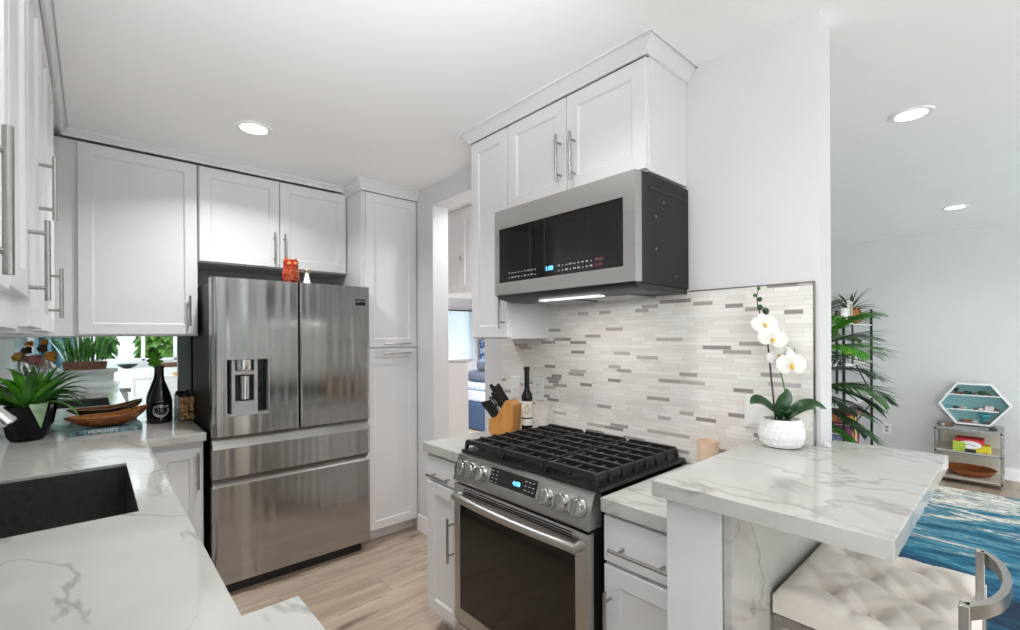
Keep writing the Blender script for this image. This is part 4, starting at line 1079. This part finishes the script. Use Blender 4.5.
# things on console
b = newbm(); box(b, 6.22, 6.36, .215, .44, .3105, .375, .004); one('yellow_box', b, M['yellowbox'], 'yellow box under the red box on the console shelf', 'box')
b = newbm(); box(b, 6.215, 6.38, .26, .455, .3755, .43, .004); one('red_box', b, M['red'], 'red box on the console shelf behind the white oval', 'box')
b = newbm(); box(b, 6.18, 6.214, .38, .47, .3105, .40, .003); one('lime_box', b, M['lime'], 'small lime green box left of the white oval', 'box')
t = thing('oval_plaque', 'white oval plaque leaning on the red and yellow boxes', 'plaque', (6.19, .36, .33))
b = newbm(); loft(b, [[Vector((x, .355+.082*math.cos(2*math.pi*i/28), .378+.036*math.sin(2*math.pi*i/28))) for i in range(28)] for x in (6.205, 6.193)]); obj('plate', b, M['ceramic'], t)
b = newbm()
for dy, dz in ((-.02, 0), (.0, .006), (.018, .002), (-.036, -.004), (.032, .008)): ball(b, (6.192, .355+dy, .378+dz), .009, (.3, 1, .7), 1)
obj('pattern', b, M['mark'], t)
b = newbm(); box(b, 6.165, 6.20, .31, .385, .3105, .338, .004); one('black_box', b, M['black'], 'small black box below the white oval plaque', 'box')
b = newbm(); lo = []
for r_, z_ in ((.10, .0605), (.15, .075), (.19, .125), (.183, .127), (.145, .085), (.09, .072)):
    lo.append([Vector((6.37+r_*.95*math.cos(2*math.pi*i/28), .365+r_*math.sin(2*math.pi*i/28), z_)) for i in range(28)])
loft(b, lo); one('woven_bowl', b, M['rust'], 'wide rust brown bowl on the lowest console shelf', 'bowl')
# hexagon shelf
hx = 6.42
hexo = [(.595, .725), (.458, .945), (.212, .945), (.078, .745), (.225, .538), (.465, .538)]
t = thing('hexagon_shelf', 'white hexagon shelf with aqua lining standing on the console', 'shelf', (hx+.06, .34, .527))
cy_, cz_ = .337, .742
def hxl(k, x): return [Vector((x, cy_+(y-cy_)*k, cz_+(z-cz_)*k)) for y, z in hexo]
b = newbm(); loft(b, [hxl(.93, hx), hxl(1, hx), hxl(1, hx+.12), hxl(.93, hx+.12), hxl(.93, hx)], False, False); obj('frame', b, M['white'], t, smooth=20)
b = newbm(); loft(b, [hxl(.93, hx+.105), hxl(.93, hx+.118)]); obj('back_board', b, M['teal'], t)
b = newbm(); box(b, hx+.004, hx+.105, .155, .545, .823, .832); obj('shelf_board', b, M['white'], t)
b = newbm(); box(b, hx+.004, hx+.105, .17, .535, .676, .685); obj('shelf_board', b, M['white'], t)
random.seed(11)
def pebble(y, z, r, m, lab, grp, x=hx+.05, s=None, name='stone'):
    r *= 1.1; b = newbm(); ball(b, (x, y, z+r*.6), r, s or (1, 1.3, .75), 2, None, .12); return one(name, b, M[m], lab, 'stone', grp)
for i, y in enumerate((.43, .385, .34, .275, .235)): pebble(y, .832, (.014, .024, .013, .026, .016)[i], 'darkgreen' if i % 2 else 'rock', 'dark stone on the top level of the hexagon shelf', 'stones on the top hexagon level')
t2 = thing('small_succulent', 'dark little plant in the upper left of the hexagon shelf', 'plant', (hx+.05, .465, .832))
b = newbm()
for k in range(16):
    a = k*2.4; blade(b, (hx+.05, .465, .842), (math.cos(a)*.3, math.sin(a)*.5, 1), .04+.015*(k % 3), .016, .5, 5)
obj('leaves', b, M['leafdark'], t2, recalc=False)
b = newbm(); lathe(b, [(.014, .8335), (.018, .845)], (hx+.05, .465, 0), 12); obj('pot', b, M['rust'], t2)
for i, y in enumerate((.525, .468, .415, .37, .325, .285)): pebble(y, .685, (.02, .017, .019, .012, .013, .015)[i], ('tealdk', 'darkgreen', 'palerock', 'tealdk', 'rock', 'palerock')[i], 'pale or teal stone on the middle level of the hexagon shelf', 'stones on the middle hexagon level')
b = newbm(); box(b, hx+.03, hx+.08, .20, .262, .6855, .73, .004); one('keepsake_box', b, M['palerock'], 'pale little box on the middle level of the hexagon shelf', 'box')
pebble(.185, .685, .018, 'rock', 'brown stone right of the pale little box', None)
for i, y in enumerate((.42, .375, .33)): pebble(y, .556, (.018, .02, .016)[i], ('rock', 'rust', 'palerock')[i], 'reddish stone on the lowest level of the hexagon shelf', 'stones on the lowest hexagon level')
t2 = thing('teal_cup', 'teal footed bowl in the lowest part of the hexagon shelf', 'bowl', (hx+.05, .268, .556))
b = newbm(); lathe(b, [(.03, .5565), (.012, .575), (.012, .60), (.04, .628), (.042, .648), (.036, .648)], (hx+.05, .268, 0), 20); obj('bowl', b, M['tealdk'], t2)
b = newbm(); ball(b, (hx+.03, .25, .57), .018, (1, 1.6, .6)); obj('base_stone', b, M['rock'], t2)
for i, y in enumerate((.57, .545, .515, .49)): pebble(y, .525, (.016, .014, .018, .013)[i], ('rock', 'palerock', 'rust', 'rock')[i], 'brown stone on the console top left of the hexagon shelf', 'stones on the console top', 6.3)
pebble(.20, .525, .022, 'darkgreen', 'dark flat stone on the console top under the hexagon shelf', None, 6.28)

# etagere
EX0, EX1, EY0, EY1 = 5.34, 6.56, 1.15, 1.50
t = thing('etagere', 'black framed open shelf unit with white shelves behind the palm', 'shelf', ((EX0+EX1)/2, (EY0+EY1)/2, 0))
for x in (EX0, EX1-.022):
    for y in (EY0, EY1-.022):
        b = newbm(); box(b, x, x+.022, y, y+.022, 0, 1.72 if x > 6 else 1.60, .002); obj('post', b, M['black'], t)
ESH = (.16, .735, 1.135, 1.545)
for z in ESH:
    b = newbm(); box(b, EX0+.002, EX1-.002, EY0+.003, EY1-.003, z-.012, z, .002); obj('shelf_board', b, M['white'], t)
b = newbm()
cyl(b, (EX0+.5, EY0+.012, 1.12), (EX1-.012, EY0+.012, .76), .007); cyl(b, (EX0+.25, EY0+.012, .50), (EX1-.012, EY0+.012, .66), .007)
cyl(b, (EX0+.35, EY0+.011, 1.135), (EX0+.35, EY0+.011, 1.54), .008)
obj('brace', b, M['black'], t)
bx = EX0+.06
for i, (mt, h, w_) in enumerate((('bluegrey', .30, .07), ('purple', .33, .06), ('bluegrey', .27, .08), ('plum', .36, .05), ('maroon', .38, .05), ('purple', .34, .06), ('orangebk', .39, .05), ('maroon', .37, .04), ('yellowbox', .41, .035), ('paper', .42, .03), ('ochre', .41, .04), ('red', .40, .03), ('plum', .33, .05))):
    t2 = thing('book', ['mottled blue grey spine', 'dark purple spine', 'second blue grey spine', 'plum spine', 'maroon spine', 'violet spine between maroon and orange', 'orange spine', 'maroon spine after the orange one', 'yellow spine', 'white spine', 'ochre spine', 'red spine', 'plum spine at the end'][i]+' in the book row on the low shelf', 'book', (bx+w_/2, EY0+.11, .16), 'books on the low shelf')
    b = newbm(); box(b, bx, bx+w_-.004, EY0+.03, EY0+.23, .1605, .16+h, .002); obj('cover', b, M[mt], t2)
    b = newbm(); box(b, bx+.004, bx+w_-.008, EY0+.034, EY0+.231, .164, .16+h+.0005); obj('pages', b, M['paper'], t2)
    bx += w_+.001
b = newbm(); box(b, EX0+.28, EX0+.82, EY0+.02, EY0+.24, .585, .615, .003); one('magazine', b, M['orangebk'], 'orange magazine lying across the row of books', 'magazine')
b = newbm(); box(b, EX0+.3, EX0+.84, EY0+.03, EY0+.25, .6155, .645, .003); one('magazine', b, M['maroon'], 'maroon magazine on top of the orange magazine', 'magazine')
t2 = thing('copper_pot', 'round copper pot on the top of the open shelf', 'pot', (6.28, 1.33, 1.5455))
b = newbm(); lathe(b, [(.06, 1.5455), (.10, 1.58), (.115, 1.64), (.10, 1.70), (.075, 1.725), (.065, 1.725), (.06, 1.70)], (6.28, 1.30, 0), 28); obj('body', b, M['copper'], t2)
b = newbm()
for k in range(46):
    a = k*2.4; e = .25+.9*random.random(); blade(b, (6.28, 1.30, 1.70), (math.cos(a)*math.cos(e), math.sin(a)*math.cos(e), math.sin(e)), .18+.16*random.random(), .016, .8, 7)
for v in b.verts: v.co.x = min(v.co.x, 6.63)
obj('spiky_leaves', b, M['leafdark'], t2, recalc=False)
t2 = thing('picture_frame', 'white patterned picture frame on the top of the open shelf', 'picture frame', (5.82, 1.23, 1.5455))
b = newbm(); box(b, 5.74, 5.9, 1.20, 1.215, 1.5455, 1.78, .003); obj('frame', b, M['white'], t2)
b = newbm(); box(b, 5.765, 5.875, 1.197, 1.201, 1.57, 1.755); obj('picture', b, M['gold'], t2)
b = newbm(); box(b, 5.56, 5.70, 1.20, 1.23, 1.5455, 1.70, .003); one('letter_block', b, M['ceramic'], 'white block standing left of the picture frame', 'decoration')
t2 = thing('glass_votive', 'pale green votive on the middle shelf of the unit', 'decoration', (6.25, 1.28, 1.1355))
b = newbm(); lathe(b, [(.05, 1.1355), (.055, 1.20), (.045, 1.20)], (6.25, 1.28, 0), 20); obj('cup', b, M['ceramic'], t2)
b = newbm(); ball(b, (6.25, 1.28, 1.235), .05, (1.3, 1, .7), 2, None, .15); obj('flower', b, M['lime'], t2)
# palm
PM = Vector((4.25, 1.26, 0))
t = thing('palm_plant', 'tall green palm beside the open shelf at the wall end', 'plant', PM)
b = newbm(); lathe(b, [(.15, .015), (.19, .25), (.20, .34), (.185, .34), (.18, .30)], (PM.x, PM.y, 0), 28); obj('pot', b, M['blackglass'], t)
b = newbm(); lathe(b, [(.18, .30), (.001, .31)], (PM.x, PM.y, 0), 20); obj('soil', b, M['soil'], t)
random.seed(4)
def frond(a, el, L, droop, sc=1.0, mt='palm', h=.32, lean=0):
    b = newbm(); p = PM+Vector((.03*math.cos(a), .03*math.sin(a), h)); d = Vector((math.cos(a)*math.cos(el), math.sin(a)*math.cos(el), math.sin(el)))
    pts = [p.copy()]; n = 22; ds = [d.copy()]
    for i in range(n):
        d = (d+Vector((0, 0, -droop/n*(.2+1.6*i/n)))).normalized(); p = p+d*L/n; pts.append(p.copy()); ds.append(d.copy())
    tube(b, pts, [.008*(1-.8*i/n)+.001 for i in range(n+1)], 6)
    for i in range(5, n+1):
        s = ds[i].cross(Vector((0, 0, 1))).normalized(); tt = (i-5)/(n-5)
        ll = sc*(.36*math.sin(math.pi*(.18+.74*tt))+.06)
        for k in (-1, 1):
            for off in ((0, .5) if mt != 'palm' else (0,)):
                q = pts[i].lerp(pts[min(i+1, n)], off)
                blade(b, q, s*k*.8+ds[i]*.62+Vector((0, 0, .12)), ll*random.uniform(.85, 1.1), .020, random.uniform(.35, .9), 6, .15, base=.4)
    for v in b.verts:
        if v.co.y > 1.93: v.co.y = 1.93
    obj('frond', b, M[mt], t, recalc=False)
for k in range(3):
    b = newbm(); tube(b, [PM+Vector((.05*math.cos(k*2.1), .05*math.sin(k*2.1), .3)), PM+Vector((.08*math.cos(k*2.1), .08*math.sin(k*2.1), .75)), PM+Vector((.05*math.cos(k*2.1+.4), .05*math.sin(k*2.1+.4), 1.0+.12*k))], [.016, .013, .010], 8); obj('cane', b, M['leaf'], t)
for i, (a, el, L, dr, mt, h) in enumerate(((-1.45, 1.0, .72, 1.1, 'leaf2', 1.15), (-.75, .75, .62, 1.2, 'leaf', 1.2), (-1.1, .35, .55, .9, 'palm', 1.1), (-.55, .25, .52, .8, 'palm', 1.22), (-1.9, .6, .6, 1.2, 'leaf2', 1.2),
                         (-1.3, -.1, .55, .6, 'palm', 1.05), (-.8, -.25, .55, .5, 'palm', 1.0), (2.6, .8, .6, 1.1, 'palm', 1.2), (3.6, .6, .6, 1.1, 'palm', 1.15), (1.4, 1.1, .7, .9, 'palm', 1.2), (-1.6, .45, .62, 1.2, 'leaf', .95),
                         (-.6, 1.15, .55, .7, 'palm', 1.25), (-1.2, -.5, .5, .4, 'leaf', .85), (.1, .9, .6, 1.0, 'palm', 1.2), (-2.2, .9, .65, .9, 'leaf2', 1.2), (-1.0, -.45, .6, .4, 'palm', .95))):
    frond(a, el, L*.92, dr, .88, mt, h)
# ------------------------------------------------------------------ hall and bedroom through the doorway
f = FX(2.30)
t = cabinet('wall_cabinet', 'white hanging cabinet with a round knob beyond the doorway', f, 2.25, 3.60, 1.80, CE-.002, .4, [], 'wall cabinets')
for k in range(3):
    b = door_bm(f, 2.252+k*.449, 2.252+(k+1)*.449-.004, 1.803, 2.48); o = obj('door', b, M['cab'], t)
    b = newbm(); q = f(2.252+k*.449+.40, 2.08, .02); tube(b, [q, q+Vector((-.018, 0, 0)), q+Vector((-.022, 0, 0)), q+Vector((-.032, 0, 0))], [.008, .008, .02, .016], 16); obj('knob', b, M['silver'], o)
t = thing('narrow_cabinet', 'narrow white waist high cabinet below the hanging cabinet beyond the doorway', 'cabinet', (2.2, 3.25, 0))
b = newbm(); box(b, 2.06, 2.295, 3.07, 3.5, .06, 1.235, .004); obj('body', b, M['cab'], t)
b = newbm(); box(b, 2.055, 2.30, 3.05, 3.505, 1.235, 1.255, .004); obj('top', b, M['cab'], t)
b = newbm(); box(b, 2.08, 2.28, 3.09, 3.48, 0, .06); obj('plinth', b, M['cab'], t)
b = newbm(); box(b, 2.065, 2.29, 3.052, 3.07, .08, 1.22, .003); obj('door', b, M['cab'], t)
# sheer curtain on a rod
t = thing('sheer_curtain', 'pale blue sheer curtain over the bedroom window', 'curtain', (4.75, 6.86, 1.0))
b = newbm(); rows = []
for i in range(81):
    x = 4.2+1.1*i/80; y = 6.875+.018*math.sin(i*.9); rows.append((b.verts.new((x, y, 1.02)), b.verts.new((x, y, 1.90))))
for p, q in zip(rows, rows[1:]): b.faces.new((p[0], q[0], q[1], p[1]))
obj('cloth', b, M['sheer'], t, recalc=False)
b = newbm(); cyl(b, (4.15, 6.875, 1.915), (5.34, 6.875, 1.915), .012); 
for x in (4.16, 5.33): box(b, x-.006, x+.006, 6.875, 6.9495, 1.908, 1.922)
obj('rod', b, M['blacksteel'], t)
t = thing('blue_curtain', 'blue and white patterned curtain in the bedroom', 'curtain', (5.55, 6.86, .1))
b = newbm(); rows = []
for i in range(41):
    x = 5.42+.40*i/40; y = 6.86+.03*math.sin(i*1.1); rows.append((b.verts.new((x, y, .012)), b.verts.new((x, y, 2.2))))
for p, q in zip(rows, rows[1:]): b.faces.new((p[0], q[0], q[1], p[1]))
obj('cloth', b, M['pattern'], t, recalc=False)
b = newbm(); cyl(b, (5.40, 6.86, 2.21), (5.85, 6.86, 2.21), .012); obj('rod', b, M['blacksteel'], t)
t = thing('bed', 'navy upholstered bed seen through the doorway', 'bed', (5.3, 5.45, 0))
b = newbm(); box(b, 4.35, 6.4, 4.6, 6.2, .001, .42, .03); obj('base', b, M['navy'], t)
b = newbm(); box(b, 4.38, 6.36, 4.63, 6.17, .42, .60, .05, 3); obj('mattress', b, M['paleblue'], t)
b = newbm(); box(b, 6.4, 6.5, 4.55, 6.25, .05, 1.2, .03); obj('headboard', b, M['navy'], t)
b = newbm(); box(b, 4.4, 5.0, 5.0, 6.1, .601, .72, .05, 4); one('folded_blanket', b, M['paleblue'], 'pale blue folded blanket on the foot of the navy bed', 'blanket')
for i, (y, z, lab) in enumerate(((5.2, .72, 'slate cushion lying on the pale blue blanket'), (5.75, .72, 'second slate cushion on the blanket, toward the window'), (5.5, .90, 'slate cushion on top of the two cushions'))):
    b = newbm(); box(b, 4.45, 4.95, y-.26, y+.26, z+.001, z+.18, .07, 4); one('cushion', b, M['slate'], lab, 'cushion', 'cushions on the bed')

# ------------------------------------------------------------------ seen in the mirror: the dining side behind
t = thing('planter', 'long brown planter of spiky grass on the ledge, seen in the mirror', 'plant', (-.06, -.38, 1.06))
b = newbm(); loft(b, [[Vector((x, y, z)) for x, y in ((-.06-w_, -.38-d_), (-.06+w_, -.38-d_), (-.06+w_, -.38+d_), (-.06-w_, -.38+d_))] for w_, d_, z in ((.19, .06, 1.0605), (.205, .07, 1.155), (.195, .06, 1.155), (.19, .055, 1.14))]); obj('trough', b, M['planterwood'], t)
b = newbm()
for i in range(90):
    x = -.06+random.uniform(-.18, .18); dx = (x+.06)*2.2+random.uniform(-.25, .25)
    blade(b, (x, -.38+random.uniform(-.04, .04), 1.14), (dx, random.uniform(-.45, .05), 1), random.uniform(.30, .5), .02, random.uniform(.2, .8), 7)
obj('grass_blades', b, M['leaf'], t, recalc=False)
t = thing('console_table', 'white side table below the window, seen in the mirror', 'table', (.85, -1.6, 0))
b = newbm(); box(b, .42, 1.5, -1.85, -1.45, .82, .86, .004); obj('table_top', b, M['white'], t)
for x in (.44, 1.44):
    for y in (-1.83, -1.51):
        b = newbm(); box(b, x, x+.04, y, y+.04, 0, .82); obj('leg', b, M['white'], t)
t = thing('sideboard', 'white sideboard under the window, seen in the mirror', 'sideboard', (.5, -2.3, 0))
b = newbm(); box(b, -.2, 1.6, -2.55, -2.1, .06, .96, .004); obj('body', b, M['white'], t)
for i in range(4):
    b = newbm(); box(b, -.19+i*.449, -.19+(i+1)*.449-.008, -2.1, -2.082, .08, .94, .003); obj('door', b, M['white'], t)
b = newbm(); box(b, -.18, 1.58, -2.5, -2.12, 0, .06); obj('plinth', b, M['white'], t)
b = newbm(); lathe(b, [(.04, .9605), (.11, 1.0), (.14, 1.03), (.13, 1.03), (.09, .985)], (.42, -2.25, 0), 24); one('dark_bowl', b, M['black'], 'dark bowl on the sideboard, seen in the mirror', 'bowl')
b = newbm(); box(b, .75, 1.25, -2.4, -2.15, .9605, 1.03, .01); one('wooden_box', b, M['planterwood'], 'brown wooden box on the sideboard, seen in the mirror', 'box')
b = newbm(); box(b, .95, 1.35, -1.75, -1.55, .8605, .90, .01); one('wooden_tray', b, M['blockwood'], 'tan wooden tray on the side table, seen in the mirror', 'tray')
t = thing('teal_curtain', 'dark teal curtain at the dining room end, seen in the mirror', 'curtain', (-.85, -2.5, .05))
b = newbm(); rows = []
for i in range(81):
    x = -1.55+1.35*i/80; y = -2.5+.03*math.sin(i*.8); rows.append((b.verts.new((x, y, .05)), b.verts.new((x, y, 2.3))))
for p, q in zip(rows, rows[1:]): b.faces.new((p[0], q[0], q[1], p[1]))
obj('cloth', b, M['tealdark'], t, recalc=False)
b = newbm(); cyl(b, (-1.58, -2.5, 2.31), (-.15, -2.5, 2.31), .012); obj('rod', b, M['white'], t)
# garden outside
random.seed(9)
for i in range(5):
    c = Vector((-2.4+i*1.95, -4.9-.3*(i % 2), -.1)); t = thing('garden_shrub', ['leftmost', 'second', 'middle', 'fourth', 'rightmost'][i]+' leafy shrub outside the dining window, counted from the left', 'shrub', c, 'shrubs outside')
    b = newbm()
    for k in range(1500):
        d = Vector((random.gauss(0, 1), random.gauss(0, 1), random.gauss(0, 1))).normalized(); p = c+Vector((0, 0, 1.35))+Vector((d.x*.74, d.y*.6, d.z*1.15))*random.uniform(.75, 1)
        blade(b, p, (d.x*.5, d.y, d.z*.3-.4), .26, .16, .4, 3)
    obj('foliage', b, M['hedge'], t, recalc=False)
    b = newbm(); tube(b, [c+Vector((0, 0, 0)), c+Vector((0, 0, .9))], [.06, .04], 8); obj('stem', b, M['stembrown'], t)
b = newbm(); box(b, -6, 12, -12, YB-.12, -.2, -.1); tag(one('lawn', b, M['hedge'], 'green lawn outside the dining window, seen in the mirror', 'grass'), kind='stuff')
